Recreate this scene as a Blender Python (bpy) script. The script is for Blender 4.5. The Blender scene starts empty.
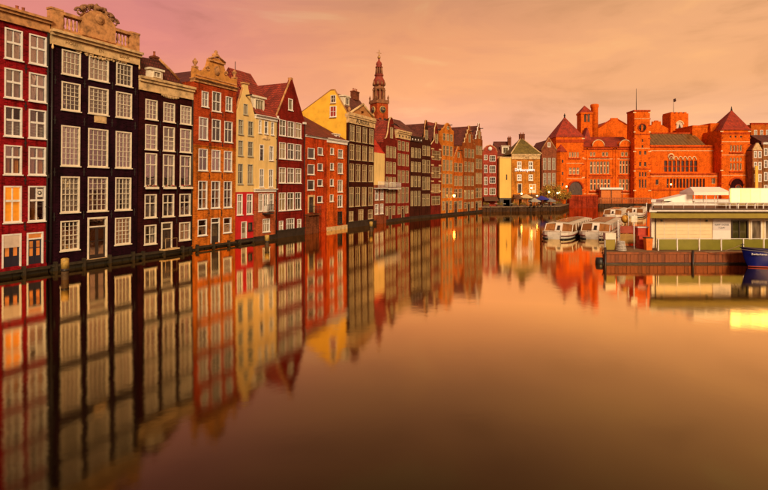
import bpy, bmesh, math, random
from mathutils import Vector, Matrix
from mathutils.geometry import tessellate_polygon
random.seed(7)
SC = bpy.context.scene
COL = SC.collection
R = math.radians

# ------------------------------------------------------------ camera
HC, F, HY, CX = 6.0, 512.0, 187.0, 384.0      # eye height over water, focal length / horizon / centre in photo pixels
cam_d = bpy.data.cameras.new('camera')
cam_d.sensor_width = 36.0
cam_d.lens = F / 768 * 36
cam_d.shift_y = -(245 - HY) / 768
cam_d.clip_start, cam_d.clip_end = 0.1, 6000
cam = bpy.data.objects.new('camera', cam_d)
cam.location = (0, 0, HC)
cam.rotation_euler = (R(90), 0, 0)
COL.objects.link(cam)
SC.camera = cam

# ------------------------------------------------------------ sun and sky
SUN_AZ, SUN_EL = 168, 27                       # azimuth clockwise from +Y (view direction), elevation
sun_d = bpy.data.lights.new('sun', 'SUN')
sun_d.energy, sun_d.angle, sun_d.color = 3.8, R(18), (1.0, 0.73, 0.43)
sun = bpy.data.objects.new('sun', sun_d)
sv = Vector((math.sin(R(SUN_AZ)) * math.cos(R(SUN_EL)), math.cos(R(SUN_AZ)) * math.cos(R(SUN_EL)), math.sin(R(SUN_EL))))
sun.rotation_euler = sv.to_track_quat('Z', 'Y').to_euler()
sun.location = sv * 200
COL.objects.link(sun)

world = bpy.data.worlds.new('World')
SC.world = world
world.use_nodes = True
nt = world.node_tree
for n in list(nt.nodes):
    nt.nodes.remove(n)
def N(t, typ, **kw):
    n = t.nodes.new(typ)
    for k, v in kw.items():
        setattr(n, k, v)
    return n
def L(t, a, b):
    t.links.new(a, b)
wo = N(nt, 'ShaderNodeOutputWorld')
bg_n = N(nt, 'ShaderNodeBackground'); bg_n.inputs[1].default_value = 0.08
bg_c = N(nt, 'ShaderNodeBackground'); bg_c.inputs[1].default_value = 1.0
sky = N(nt, 'ShaderNodeTexSky', sky_type='NISHITA', sun_disc=False)
sky.sun_elevation, sky.sun_rotation = R(SUN_EL), R(SUN_AZ)
sky.air_density, sky.dust_density = 2.5, 4.0
L(nt, sky.outputs[0], bg_n.inputs[0])
tc = N(nt, 'ShaderNodeTexCoord')
sep = N(nt, 'ShaderNodeSeparateXYZ'); L(nt, tc.outputs['Generated'], sep.inputs[0])
# a closed veil of evening cloud: colour by elevation and by azimuth, broken by streaks
def ramp(t, src, stops, interp='EASE'):
    r = N(t, 'ShaderNodeValToRGB'); r.color_ramp.interpolation = interp
    e = r.color_ramp.elements
    while len(e) < len(stops):
        e.new(0.5)
    for el, (p, c) in zip(e, stops):
        el.position = p; el.color = (*c, 1)
    L(t, src, r.inputs[0]); return r
def mixc(t, fac, a, b, mode='MIX'):
    m = N(t, 'ShaderNodeMix', data_type='RGBA', blend_type=mode)
    for s, v in ((0, fac), (6, a), (7, b)):
        if isinstance(v, (int, float)):
            m.inputs[s].default_value = v
        elif isinstance(v, tuple):
            m.inputs[s].default_value = (*v, 1)
        else:
            L(t, v, m.inputs[s])
    return m.outputs[2]
el_r = ramp(nt, sep.outputs[2], [(0.0, (.96, .43, .33)), (.09, (1.0, .46, .30)), (.18, (1.0, .43, .195)),
                                 (.27, (.86, .355, .165)), (.37, (.64, .29, .15)), (1.0, (.36, .155, .08))], 'LINEAR')
el_p = ramp(nt, sep.outputs[2], [(0.0, (.98, .46, .29)), (.10, (1.0, .51, .27)), (.18, (1.0, .48, .205)),
                                 (.27, (.95, .46, .20)), (.37, (.82, .41, .175)), (1.0, (.36, .155, .08))], 'LINEAR')
el_m = ramp(nt, sep.outputs[2], [(0.0, (.93, .38, .25)), (.14, (.91, .35, .21)), (.25, (.80, .265, .225)),
                                 (.37, (.65, .23, .21)), (1.0, (.36, .155, .08))], 'LINEAR')
az_w = N(nt, 'ShaderNodeMapRange', interpolation_type='SMOOTHSTEP')
az_w.inputs[1].default_value, az_w.inputs[2].default_value = 0.02, 0.55
L(nt, sep.outputs[0], az_w.inputs[0])
az_e = N(nt, 'ShaderNodeMapRange', interpolation_type='SMOOTHSTEP')
az_e.inputs[1].default_value, az_e.inputs[2].default_value = 0.02, -0.48
L(nt, sep.outputs[0], az_e.inputs[0])
base = mixc(nt, az_w.outputs[0], el_r.outputs[0], el_p.outputs[0])
base = mixc(nt, az_e.outputs[0], base, el_m.outputs[0])
mp = N(nt, 'ShaderNodeMapping'); mp.inputs['Scale'].default_value = (1.6, 1.0, 6.0)
mp.inputs['Rotation'].default_value = (0, R(14), 0)
L(nt, tc.outputs['Generated'], mp.inputs[0])
ns = N(nt, 'ShaderNodeTexNoise'); ns.inputs['Scale'].default_value = 2.1; ns.inputs['Detail'].default_value = 7; ns.inputs['Roughness'].default_value = .55
ns.inputs['Distortion'].default_value = .5
L(nt, mp.outputs[0], ns.inputs['Vector'])
cl = ramp(nt, ns.outputs[0], [(.30, (.80, .78, .80)), (.44, (.95, .93, .97)), (.55, (1.02, 1.01, .99)), (.68, (1.06, 1.22, 1.14))])
skyc = mixc(nt, 1.0, base, cl.outputs[0], 'MULTIPLY')
L(nt, skyc, bg_c.inputs[0])
mx = N(nt, 'ShaderNodeMixShader'); mx.inputs[0].default_value = 0.97
L(nt, bg_n.outputs[0], mx.inputs[1]); L(nt, bg_c.outputs[0], mx.inputs[2])
L(nt, mx.outputs[0], wo.inputs[0])

vs = SC.view_settings
vs.view_transform, vs.look, vs.exposure, vs.gamma = 'Standard', 'None', 0.0, 1.0
vs.use_curve_mapping = False
SC.cycles.max_bounces = 8
SC.cycles.transparent_max_bounces = 8
SC.cycles.use_denoising = True
SC.cycles.caustics_reflective = False
SC.cycles.caustics_refractive = False

# ------------------------------------------------------------ materials
MATS = {}
def new_mat(name):
    m = bpy.data.materials.new(name); m.use_nodes = True
    t = m.node_tree
    return m, t, t.nodes['Principled BSDF']
def tint(c, k):
    return tuple(min(1, x * k) for x in c)
def brick(name, c, rough=.85, mortar=1.35, var=.35, grime=.45, spec=.08, streak=.8):
    if name in MATS: return MATS[name]
    m, t, p = new_mat(name)
    tcn = N(t, 'ShaderNodeTexCoord'); sp = N(t, 'ShaderNodeSeparateXYZ'); L(t, tcn.outputs['Object'], sp.inputs[0])
    ad = N(t, 'ShaderNodeMath', operation='ADD'); L(t, sp.outputs[0], ad.inputs[0]); L(t, sp.outputs[1], ad.inputs[1])
    cb = N(t, 'ShaderNodeCombineXYZ'); L(t, ad.outputs[0], cb.inputs[0]); L(t, sp.outputs[2], cb.inputs[1])
    b = N(t, 'ShaderNodeTexBrick'); b.inputs['Scale'].default_value = 1
    b.inputs['Brick Width'].default_value = .27; b.inputs['Row Height'].default_value = .105; b.inputs['Mortar Size'].default_value = .013
    b.inputs['Color1'].default_value = (*tint(c, 1 - var), 1); b.inputs['Color2'].default_value = (*tint(c, 1 + var), 1)
    b.inputs['Mortar'].default_value = (*tint(c, mortar), 1)
    L(t, cb.outputs[0], b.inputs['Vector'])
    n1 = N(t, 'ShaderNodeTexNoise'); n1.inputs['Scale'].default_value = .75; n1.inputs['Detail'].default_value = 9; n1.inputs['Roughness'].default_value = .65
    L(t, tcn.outputs['Object'], n1.inputs['Vector'])
    r1 = ramp(t, n1.outputs[0], [(.32, (1 - grime,) * 3), (.52, (1, 1, 1)), (.72, (1.22, 1.2, 1.15))], 'LINEAR')
    o1 = mixc(t, 1.0, b.outputs['Color'], r1.outputs[0], 'MULTIPLY')
    mpn = N(t, 'ShaderNodeMapping'); mpn.inputs['Scale'].default_value = (2.2, 2.2, .16); L(t, tcn.outputs['Object'], mpn.inputs[0])
    n2 = N(t, 'ShaderNodeTexNoise'); n2.inputs['Scale'].default_value = 1.3; n2.inputs['Detail'].default_value = 5; L(t, mpn.outputs[0], n2.inputs['Vector'])
    r2 = ramp(t, n2.outputs[0], [(.36, (1 - grime * streak,) * 3), (.5, (1, 1, 1)), (.75, (1.1, 1.1, 1.08))], 'LINEAR')
    o2 = mixc(t, 1.0, o1, r2.outputs[0], 'MULTIPLY')
    L(t, o2, p.inputs['Base Color'])
    p.inputs['Roughness'].default_value = rough
    p.inputs['Specular IOR Level'].default_value = spec
    bu = N(t, 'ShaderNodeBump'); bu.inputs['Strength'].default_value = .5; bu.inputs['Distance'].default_value = .01
    sm = N(t, 'ShaderNodeMath', operation='SUBTRACT'); L(t, n1.outputs[0], sm.inputs[0]); L(t, b.outputs['Fac'], sm.inputs[1])
    L(t, sm.outputs[0], bu.inputs['Height']); L(t, bu.outputs[0], p.inputs['Normal'])
    MATS[name] = m
    return m
def plain(name, c, rough=.6, var=.18, scale=2.0, metal=0.0, spec=.4, emit=None, estr=0, bump=.0, streak=1.0):
    if name in MATS: return MATS[name]
    m, t, p = new_mat(name)
    tcn = N(t, 'ShaderNodeTexCoord')
    mpn = N(t, 'ShaderNodeMapping'); mpn.inputs['Scale'].default_value = (1, 1, streak); L(t, tcn.outputs['Object'], mpn.inputs[0])
    n1 = N(t, 'ShaderNodeTexNoise'); n1.inputs['Scale'].default_value = scale; n1.inputs['Detail'].default_value = 7; n1.inputs['Roughness'].default_value = .62
    L(t, mpn.outputs[0], n1.inputs['Vector'])
    r1 = ramp(t, n1.outputs[0], [(.3, tint(c, 1 - var * 1.6)), (.52, c), (.75, tint(c, 1 + var))], 'LINEAR')
    L(t, r1.outputs[0], p.inputs['Base Color'])
    p.inputs['Roughness'].default_value = rough; p.inputs['Metallic'].default_value = metal
    p.inputs['Specular IOR Level'].default_value = spec
    if bump:
        bu = N(t, 'ShaderNodeBump'); bu.inputs['Strength'].default_value = bump; bu.inputs['Distance'].default_value = .02
        L(t, n1.outputs[0], bu.inputs['Height']); L(t, bu.outputs[0], p.inputs['Normal'])
    if emit:
        p.inputs['Emission Color'].default_value = (*emit, 1); p.inputs['Emission Strength'].default_value = estr
    MATS[name] = m
    return m
def tiles(name, c, rough=.7):
    if name in MATS: return MATS[name]
    m, t, p = new_mat(name)
    tcn = N(t, 'ShaderNodeTexCoord'); sp = N(t, 'ShaderNodeSeparateXYZ'); L(t, tcn.outputs['Object'], sp.inputs[0])
    ad = N(t, 'ShaderNodeMath', operation='ADD'); L(t, sp.outputs[0], ad.inputs[0]); L(t, sp.outputs[1], ad.inputs[1])
    cb = N(t, 'ShaderNodeCombineXYZ'); L(t, ad.outputs[0], cb.inputs[0]); L(t, sp.outputs[2], cb.inputs[1])
    b = N(t, 'ShaderNodeTexBrick'); b.inputs['Scale'].default_value = 1; b.offset = 0.5
    b.inputs['Brick Width'].default_value = .26; b.inputs['Row Height'].default_value = .3; b.inputs['Mortar Size'].default_value = .045
    b.inputs['Color1'].default_value = (*tint(c, .65), 1); b.inputs['Color2'].default_value = (*tint(c, 1.3), 1); b.inputs['Mortar'].default_value = (*tint(c, .4), 1)
    L(t, cb.outputs[0], b.inputs['Vector'])
    n1 = N(t, 'ShaderNodeTexNoise'); n1.inputs['Scale'].default_value = .8; n1.inputs['Detail'].default_value = 6; L(t, tcn.outputs['Object'], n1.inputs['Vector'])
    r1 = ramp(t, n1.outputs[0], [(.3, (.6, .6, .6)), (.55, (1, 1, 1)), (.75, (1.2, 1.15, 1.0))], 'LINEAR')
    L(t, mixc(t, 1.0, b.outputs['Color'], r1.outputs[0], 'MULTIPLY'), p.inputs['Base Color'])
    p.inputs['Roughness'].default_value = rough
    bu = N(t, 'ShaderNodeBump'); bu.invert = True; bu.inputs['Strength'].default_value = .7; bu.inputs['Distance'].default_value = .03
    L(t, b.outputs['Fac'], bu.inputs['Height']); L(t, bu.outputs[0], p.inputs['Normal'])
    MATS[name] = m
    return m
def pane_mat(name, lo, hi, rough=.07, spec=.9, emit=None, estr=0):
    """window glass seen from outside at some distance: glossy, reflected sky and whatever hangs behind painted into one colour, differing from window to window"""
    if name in MATS: return MATS[name]
    m, t, p = new_mat(name)
    oi = N(t, 'ShaderNodeObjectInfo')
    tcn = N(t, 'ShaderNodeTexCoord')
    n1 = N(t, 'ShaderNodeTexNoise'); n1.noise_dimensions = '4D'; n1.inputs['Scale'].default_value = 1.4; n1.inputs['Detail'].default_value = 3
    mu = N(t, 'ShaderNodeMath', operation='MULTIPLY'); mu.inputs[1].default_value = 50; L(t, oi.outputs['Random'], mu.inputs[0]); L(t, mu.outputs[0], n1.inputs['W'])
    mpn = N(t, 'ShaderNodeMapping'); mpn.inputs['Scale'].default_value = (2.5, 1, .5); L(t, tcn.outputs['Object'], mpn.inputs[0]); L(t, mpn.outputs[0], n1.inputs['Vector'])
    ad = N(t, 'ShaderNodeMath', operation='MULTIPLY_ADD'); ad.inputs[1].default_value = .45; L(t, oi.outputs['Random'], ad.inputs[0]); L(t, n1.outputs[0], ad.inputs[2])
    r1 = ramp(t, ad.outputs[0], [(.52, lo), (.70, tuple((a_ + b_) * .35 for a_, b_ in zip(lo, hi))), (1.0, hi)], 'LINEAR')  # tones painted for sky reflection and curtains together
    L(t, r1.outputs[0], p.inputs['Base Color'])
    p.inputs['Roughness'].default_value = rough; p.inputs['Specular IOR Level'].default_value = spec
    if emit:
        n3 = N(t, 'ShaderNodeTexNoise'); n3.inputs['Scale'].default_value = 1.1; L(t, tcn.outputs['Object'], n3.inputs['Vector'])
        r3 = ramp(t, n3.outputs[0], [(.35, tint(emit, .45)), (.6, emit)], 'LINEAR')
        L(t, r3.outputs[0], p.inputs['Emission Color']); p.inputs['Emission Strength'].default_value = estr
    MATS[name] = m
    return m
def clear_glass(name='clear_glass'):
    if name in MATS: return MATS[name]
    m, t, p = new_mat(name)
    t.nodes.remove(p)
    out = [n for n in t.nodes if n.type == 'OUTPUT_MATERIAL'][0]
    tr = N(t, 'ShaderNodeBsdfTransparent'); tr.inputs[0].default_value = (.9, .9, .88, 1)
    gl = N(t, 'ShaderNodeBsdfGlossy'); gl.inputs['Roughness'].default_value = .02; gl.inputs['Color'].default_value = (.96, .89, .96, 1)
    oi = N(t, 'ShaderNodeObjectInfo')
    fr = N(t, 'ShaderNodeFresnel'); fr.inputs[0].default_value = 1.95
    tcn = N(t, 'ShaderNodeTexCoord'); n1 = N(t, 'ShaderNodeTexNoise'); n1.inputs['Scale'].default_value = 1.3; L(t, tcn.outputs['Object'], n1.inputs['Vector'])
    bu = N(t, 'ShaderNodeBump'); bu.inputs['Strength'].default_value = .12; bu.inputs['Distance'].default_value = .05; L(t, n1.outputs[0], bu.inputs['Height']); L(t, bu.outputs[0], gl.inputs['Normal'])
    mm = N(t, 'ShaderNodeMixShader'); va = N(t, 'ShaderNodeMapRange'); va.inputs[3].default_value = .12; va.inputs[4].default_value = 1.15; L(t, oi.outputs['Random'], va.inputs[0])
    vm = N(t, 'ShaderNodeMath', operation='MULTIPLY', use_clamp=True); L(t, fr.outputs[0], vm.inputs[0]); L(t, va.outputs[0], vm.inputs[1])
    L(t, vm.outputs[0], mm.inputs[0]); L(t, tr.outputs[0], mm.inputs[1]); L(t, gl.outputs[0], mm.inputs[2])
    L(t, mm.outputs[0], out.inputs[0])
    MATS[name] = m
    return m

WHITE = plain('cream_paint', (.78, .76, .72), .55, .12, 3)
CREAMY = plain('yellowed_paint', (.74, .67, .53), .55, .14, 3)
STONE = plain('sandstone', (.50, .25, .095), .8, .45, 2.5, bump=.4)
CREAMSTONE = plain('cream_stone', (.62, .43, .21), .75, .35, 2.0, bump=.2)
DARKSTONE = plain('wet_stone', (.022, .014, .010), .6, .5, 1.5, bump=.5)
DARKWOOD = plain('dark_timber', (.03, .018, .015), .5, .3)
NAVY = plain('navy_paint', (.012, .014, .035), .35, .2)
IRON = plain('black_iron', (.02, .018, .018), .45, .2)
LEAD = plain('weathered_lead', (.16, .12, .09), .55, .3)
GLASS = clear_glass()
PALE = pane_mat('pane_pale', (.012, .010, .008), (.32, .24, .12))
FARF = plain('aged_frame_paint', (.48, .37, .21), .6, .15, 3)
MID = pane_mat('pane_mid', (.03, .022, .018), (.30, .23, .15))
DARK = pane_mat('pane_dark', (.010, .008, .007), (.09, .06, .045))
LIT = pane_mat('pane_lit', (.2, .08, .01), (.4, .16, .02), emit=(1.0, .25, .008), estr=.95)
LITDIM = pane_mat('pane_lit_dim', (.2, .08, .01), (.35, .12, .02), emit=(1.0, .22, .03), estr=.55)
CURTAIN = plain('curtain_cloth', (.46, .40, .36), .9, .12, 1.5)
CURTAIN_O = plain('ochre_curtain', (.72, .27, .05), .9, .2, 1.5)  # ochre cloth, its colour brightened to look lit from the room
CURTAIN_P = plain('rose_curtain', (.48, .28, .30), .9, .2, 1.5)

# ------------------------------------------------------------ mesh helpers
class MB:
    def __init__(self):
        self.v, self.f, self.mi, self.sm = [], [], [], []
    def add(self, vs, fs, m=0, smooth=False):
        o = len(self.v); self.v += [tuple(x) for x in vs]
        for f in fs:
            self.f.append(tuple(i + o for i in f)); self.mi.append(m); self.sm.append(smooth)
    def quad(self, a, b, c, d, m=0):
        self.add([a, b, c, d], [(0, 1, 2, 3)], m)
    def box(self, x0, x1, y0, y1, z0, z1, m=0):
        self.add([(x0, y0, z0), (x1, y0, z0), (x1, y1, z0), (x0, y1, z0), (x0, y0, z1), (x1, y0, z1), (x1, y1, z1), (x0, y1, z1)],
                 [(0, 3, 2, 1), (4, 5, 6, 7), (0, 1, 5, 4), (1, 2, 6, 5), (2, 3, 7, 6), (3, 0, 4, 7)], m)
    def prism(self, poly, y0, y1, m=0, holes=()):
        """polygon in (x, z), counter-clockwise seen from -y, extruded along y; holes are rectangles (x0,x1,z0,z1)"""
        hs = [[(a, c), (a, d), (b, d), (b, c)] for a, b, c, d in holes]
        loops = [list(poly)] + hs
        tri = tessellate_polygon([[Vector((x, z, 0)) for x, z in lp] for lp in loops])
        flat = [p for lp in loops for p in lp]; n = len(flat)
        vs = [(x, y0, z) for x, z in flat] + [(x, y1, z) for x, z in flat]
        fs = []
        for t3 in tri:
            a, b, c = t3
            ar = (flat[b][0] - flat[a][0]) * (flat[c][1] - flat[a][1]) - (flat[c][0] - flat[a][0]) * (flat[b][1] - flat[a][1])
            if ar < 0: a, c = c, a
            fs.append((a, b, c)); fs.append((n + c, n + b, n + a))
        o = 0
        for lp in loops:
            k = len(lp)
            for i in range(k):
                j = (i + 1) % k
                fs.append((o + j, o + i, n + o + i, n + o + j))
            o += k
        self.add(vs, fs, m)
    def lathe(self, cx, cy, prof, seg=12, m=0, smooth=True, rot=0.0, sx=1, sy=1):
        vs, fs = [], []
        for r, z in prof:
            for k in range(seg):
                a = rot + 2 * math.pi * k / seg
                vs.append((cx + sx * r * math.cos(a), cy + sy * r * math.sin(a), z))
        for i in range(len(prof) - 1):
            for k in range(seg):
                k2 = (k + 1) % seg
                fs.append((i * seg + k, i * seg + k2, (i + 1) * seg + k2, (i + 1) * seg + k))
        fs.append(tuple(range(seg - 1, -1, -1))); t = (len(prof) - 1) * seg; fs.append(tuple(t + k for k in range(seg)))
        self.add(vs, fs, m, smooth)
    def tube(self, pts, r, seg=6, m=0):
        pts = [Vector(p) for p in pts]; rs = r if isinstance(r, (list, tuple)) else [r] * len(pts)
        vs, fs = [], []
        for i, p in enumerate(pts):
            d = (pts[min(i + 1, len(pts) - 1)] - pts[max(i - 1, 0)]).normalized()
            q = d.to_track_quat('Z', 'Y')
            for k in range(seg):
                a = 2 * math.pi * k / seg
                vs.append(p + q @ Vector((rs[i] * math.cos(a), rs[i] * math.sin(a), 0)))
        for i in range(len(pts) - 1):
            for k in range(seg):
                k2 = (k + 1) % seg
                fs.append((i * seg + k, i * seg + k2, (i + 1) * seg + k2, (i + 1) * seg + k))
        fs.append(tuple(range(seg - 1, -1, -1))); t = (len(pts) - 1) * seg; fs.append(tuple(t + k for k in range(seg)))
        self.add(vs, fs, m, True)
    def blob(self, c, rx, ry, rz, m=0, seg=8, rings=5):
        prof = []
        vs, fs = [], []
        for i in range(rings + 1):
            th = math.pi * i / rings
            for k in range(seg):
                a = 2 * math.pi * k / seg
                vs.append((c[0] + rx * math.sin(th) * math.cos(a), c[1] + ry * math.sin(th) * math.sin(a), c[2] - rz * math.cos(th)))
        for i in range(rings):
            for k in range(seg):
                k2 = (k + 1) % seg
                fs.append((i * seg + k, i * seg + k2, (i + 1) * seg + k2, (i + 1) * seg + k))
        self.add(vs, fs, m, True)
    def mesh(self, name, mats):
        me = bpy.data.meshes.new(name)
        me.from_pydata(self.v, [], self.f)
        for m in (mats if isinstance(mats, (list, tuple)) else [mats]):
            me.materials.append(m)
        me.polygons.foreach_set('material_index', self.mi)
        me.polygons.foreach_set('use_smooth', self.sm)
        me.validate()
        me.update()
        return me
    def build(self, name, mats, parent=None, loc=(0, 0, 0), rz=0.0):
        return place(name, self.mesh(name, mats), parent, loc, rz)
def place(name, me, parent=None, loc=(0, 0, 0), rz=0.0):
    o = bpy.data.objects.new(name, me); COL.objects.link(o)
    o.parent = parent; o.location = loc; o.rotation_euler = (0, 0, rz)
    return o
def tag(o, label, cat, group=None):
    o['label'] = label; o['category'] = cat
    if group: o['group'] = group
    return o
def kind(o, k):
    o['kind'] = k; return o
def empty(name, loc, rz=0.0):
    o = bpy.data.objects.new(name, None); COL.objects.link(o); o.location = loc; o.rotation_euler = (0, 0, rz)
    o.empty_display_size = .3
    return o
def copy_tree(o, parent=None):
    c = o.copy(); COL.objects.link(c); c.parent = parent
    for ch in list(o.children):
        copy_tree(ch, c)
    return c
def text(name, s, size, mat, parent, loc, rz=0.0, depth=.01, align='CENTER', width=None):
    cu = bpy.data.curves.new(name, 'FONT'); cu.body = s; cu.size = size; cu.extrude = depth; cu.align_x = align; cu.align_y = 'CENTER'
    cu.resolution_u = 2
    tmp = bpy.data.objects.new(name, cu); COL.objects.link(tmp)
    dg = bpy.context.evaluated_depsgraph_get(); dg.update()
    me = bpy.data.meshes.new_from_object(tmp.evaluated_get(dg)); bpy.data.objects.remove(tmp)
    if width:
        xs = [v.co.x for v in me.vertices]; k = width / (max(xs) - min(xs))
        for v in me.vertices: v.co.x *= k
    me.materials.clear(); me.materials.append(mat)
    o = bpy.data.objects.new(name, me); COL.objects.link(o); o.parent = parent; o.location = loc; o.rotation_euler = (R(90), 0, rz)
    return o

# ------------------------------------------------------------ from photo pixels to the water's edge and the walls that stand on it
def gpt(px, py, z=0.0):
    y = (HC - z) * F / (py - HY); return Vector(((px - CX) * y / F, y))
def at_depth(px, Y):
    return Vector(((px - CX) * Y / F, Y))
def zpix(py, Y):
    return HC + (HY - py) * Y / F
def shore(x):
    yy = 278 - .1435 * x if x <= 410 else 219.17 + (x - 410) * (212 - 219.17) / 72
    return gpt(x, yy)

class Facade:
    """a wall line: local x along it, local y into the building, z up"""
    def __init__(s, name, p0, p1, z=0.0, push=0.0, gap=.02):
        d = (p1 - p0).normalized(); n = Vector((-d.y, d.x))
        p0 = p0 + d * gap - n * push; p1 = p1 - d * gap - n * push
        s.p0, s.d, s.n, s.W, s.z = p0, d, n, (p1 - p0).length, z
        s.root = empty(name, (p0.x, p0.y, z), math.atan2(d.y, d.x))
    def u(s, px, v=0.0):
        p = s.p0 + s.n * v
        a = (px - CX) / F
        return (a * p.y - p.x) / (s.d.x - a * s.d.y)
    def Y(s, u, v=0.0):
        return s.p0.y + u * s.d.y + v * s.n.y
    def uz(s, px, py, v=0.0):
        u = s.u(px, v); return u, zpix(py, s.Y(u, v)) - s.z
    def zc(s, py, u=None):
        return zpix(py, s.Y(s.W / 2 if u is None else u)) - s.z

WCACHE = {}
def window(root, u0, u1, z0, z1, cols=2, rows=2, rail=None, fw=.11, bw=.045, frame=WHITE, pane=MID, sill=True, y=0.0, curtain=None, split=False, name='window', deep=None, arch=False, sillm=None):
    w, h = round(u1 - u0, 2), round(z1 - z0, 2)
    cf = [i / cols for i in range(1, cols)] if isinstance(cols, int) else list(cols)
    rf = [i / rows for i in range(1, rows)] if isinstance(rows, int) else list(rows)
    key = ('f', w, h, tuple(cf), tuple(rf), rail, fw, bw, frame.name)
    yb = .12
    if key not in WCACHE:
        m = MB(); a = w / 2
        m.box(-a, -a + fw, -.035, yb, 0, h); m.box(a - fw, a, -.035, yb, 0, h)
        m.box(-a + fw, a - fw, -.032, yb, 0, fw); m.box(-a + fw, a - fw, -.032, yb, h - fw, h)
        iw, ih = w - 2 * fw, h - 2 * fw
        for c in cf:
            x = -a + fw + iw * c; m.box(x - bw / 2, x + bw / 2, .035, .112, fw, h - fw)
        for r in rf:
            z = fw + ih * r; m.box(-a + fw, a - fw, .032, .114, z - bw / 2, z + bw / 2)
        if rail is not None:
            z = fw + ih * rail; m.box(-a + fw, a - fw, .015, .116, z - bw, z + bw)
        WCACHE[key] = m.mesh(name + '_frame', frame)
    o = place(name, WCACHE[key], root, ((u0 + u1) / 2, y, z0))
    xs = [-w / 2 + fw * .6, w / 2 - fw * .6]; zs = [fw * .6, h - fw * .6]
    if split:
        iw, ih = w - 2 * fw, h - 2 * fw
        xs = [xs[0]] + [-w / 2 + fw + iw * c for c in cf] + [xs[1]]
        zs = sorted([zs[0]] + [fw + ih * r for r in rf] + ([fw + ih * rail] if rail is not None else []) + [zs[1]])
    for i in range(len(xs) - 1):
        for j in range(len(zs) - 1):
            pw, ph = round(xs[i + 1] - xs[i], 3), round(zs[j + 1] - zs[j], 3)
            k2 = ('p', pw, ph, pane.name)
            if k2 not in WCACHE:
                m = MB(); m.box(-pw / 2, pw / 2, .0, .012, 0, ph); WCACHE[k2] = m.mesh('pane', pane)
            place('pane', WCACHE[k2], o, ((xs[i] + xs[i + 1]) / 2, .085, zs[j]))
    if sill:
        k3 = ('s', w, (sillm or frame).name)
        if k3 not in WCACHE:
            m = MB(); m.box(-w / 2 - .05, w / 2 + .05, -.13, .03, -.085, -.002); WCACHE[k3] = m.mesh('sill', sillm or frame)
        place('sill', WCACHE[k3], o)
    if isinstance(curtain, list): curtain = random.choice(curtain)
    if curtain:
        mat, how = curtain
        k4 = ('c', w, h, mat.name, how)
        if k4 not in WCACHE:
            m = MB(); iw, ih = w - 2 * fw, h - 2 * fw
            spans = {'full': [(0, 1, 0, 1)], 'drapes': [(0, .3, 0, 1), (.7, 1, 0, 1)], 'half': [(0, 1, 0, .5)], 'top': [(0, 1, .55, 1)],
                     'wide': [(0, .44, 0, 1), (.54, 1, 0, 1)], 'left': [(0, .55, 0, 1)], 'slat': []}[how]
            for a0, a1, b0, b1 in spans:
                n = max(8, int((a1 - a0) * 26)); vs, fs = [], []
                for i in range(n + 1):
                    q = a0 + (a1 - a0) * i / n
                    yy = .24 + .03 * math.sin(i * 1.9 + a0 * 7) + .012 * math.sin(i * .7)
                    for b in (b0, b1): vs.append((-w / 2 + fw + iw * q, yy, fw + ih * b))
                fs = [(2 * i, 2 * i + 2, 2 * i + 3, 2 * i + 1) for i in range(n)]
                m.add(vs, fs, 0, True)
            if how == 'slat':
                nn = int(ih * .55 / .1)
                for i in range(nn):
                    z = fw + i * .1; m.add([(-iw / 2, .2, z), (iw / 2, .2, z), (iw / 2, .26, z + .07), (-iw / 2, .26, z + .07)], [(0, 1, 2, 3)])
            WCACHE[k4] = m.mesh('curtain', mat)
        place('curtain' if how != 'slat' else 'blind', WCACHE[k4], o)
    return o
def door(root, u0, u1, z0, z1, leaf=NAVY, frame=WHITE, pane=DARK, leaves=2, fw=.1, glassy=.62, fan=.0, panes_z=.35):
    """framed door with glazed leaves and an optional fanlight"""
    w, h = u1 - u0, z1 - z0
    m = MB(); a = w / 2
    m.box(-a, -a + fw, -.035, .14, 0, h); m.box(a - fw, a, -.035, .14, 0, h); m.box(-a + fw, a - fw, -.032, .14, h - fw, h)
    hz = h - fw - fan
    if fan: m.box(-a + fw, a - fw, -.02, .13, hz - .05, hz + .05)
    o = m.build('door', frame, root, ((u0 + u1) / 2, 0, z0))
    lw = (w - 2 * fw) / leaves
    for i in range(leaves):
        x0 = -a + fw + lw * i + .008; x1 = x0 + lw - .016
        zt = hz - .06 if fan else hz - .005
        m = MB(); s = min(.11, lw * .22); pz = zt * panes_z
        m.box(x0, x0 + s, .05, .1, 0.02, zt); m.box(x1 - s, x1, .05, .1, .02, zt); m.box(x0 + s, x1 - s, .052, .098, zt - s, zt); m.box(x0 + s, x1 - s, .055, .095, .02, pz)
        m.box(x0 + s, x1 - s, .053, .097, (pz + zt) / 2 - .03, (pz + zt) / 2 + .03)
        m.build('door_leaf', leaf, o)
        m = MB(); m.box(x0 + s * .6, x1 - s * .6, .07, .08, pz - .02, zt - s * .6); m.build('pane', pane, o)
    if fan:
        m = MB(); m.box(-a + fw * .6, a - fw * .6, .07, .08, hz + .03, h - fw * .6); m.build('pane', pane, o)
    m = MB(); m.tube([(.06, .03, h * .42), (.06, .03, h * .48)], .018); m.build('handle', IRON, o)
    return o
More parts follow.
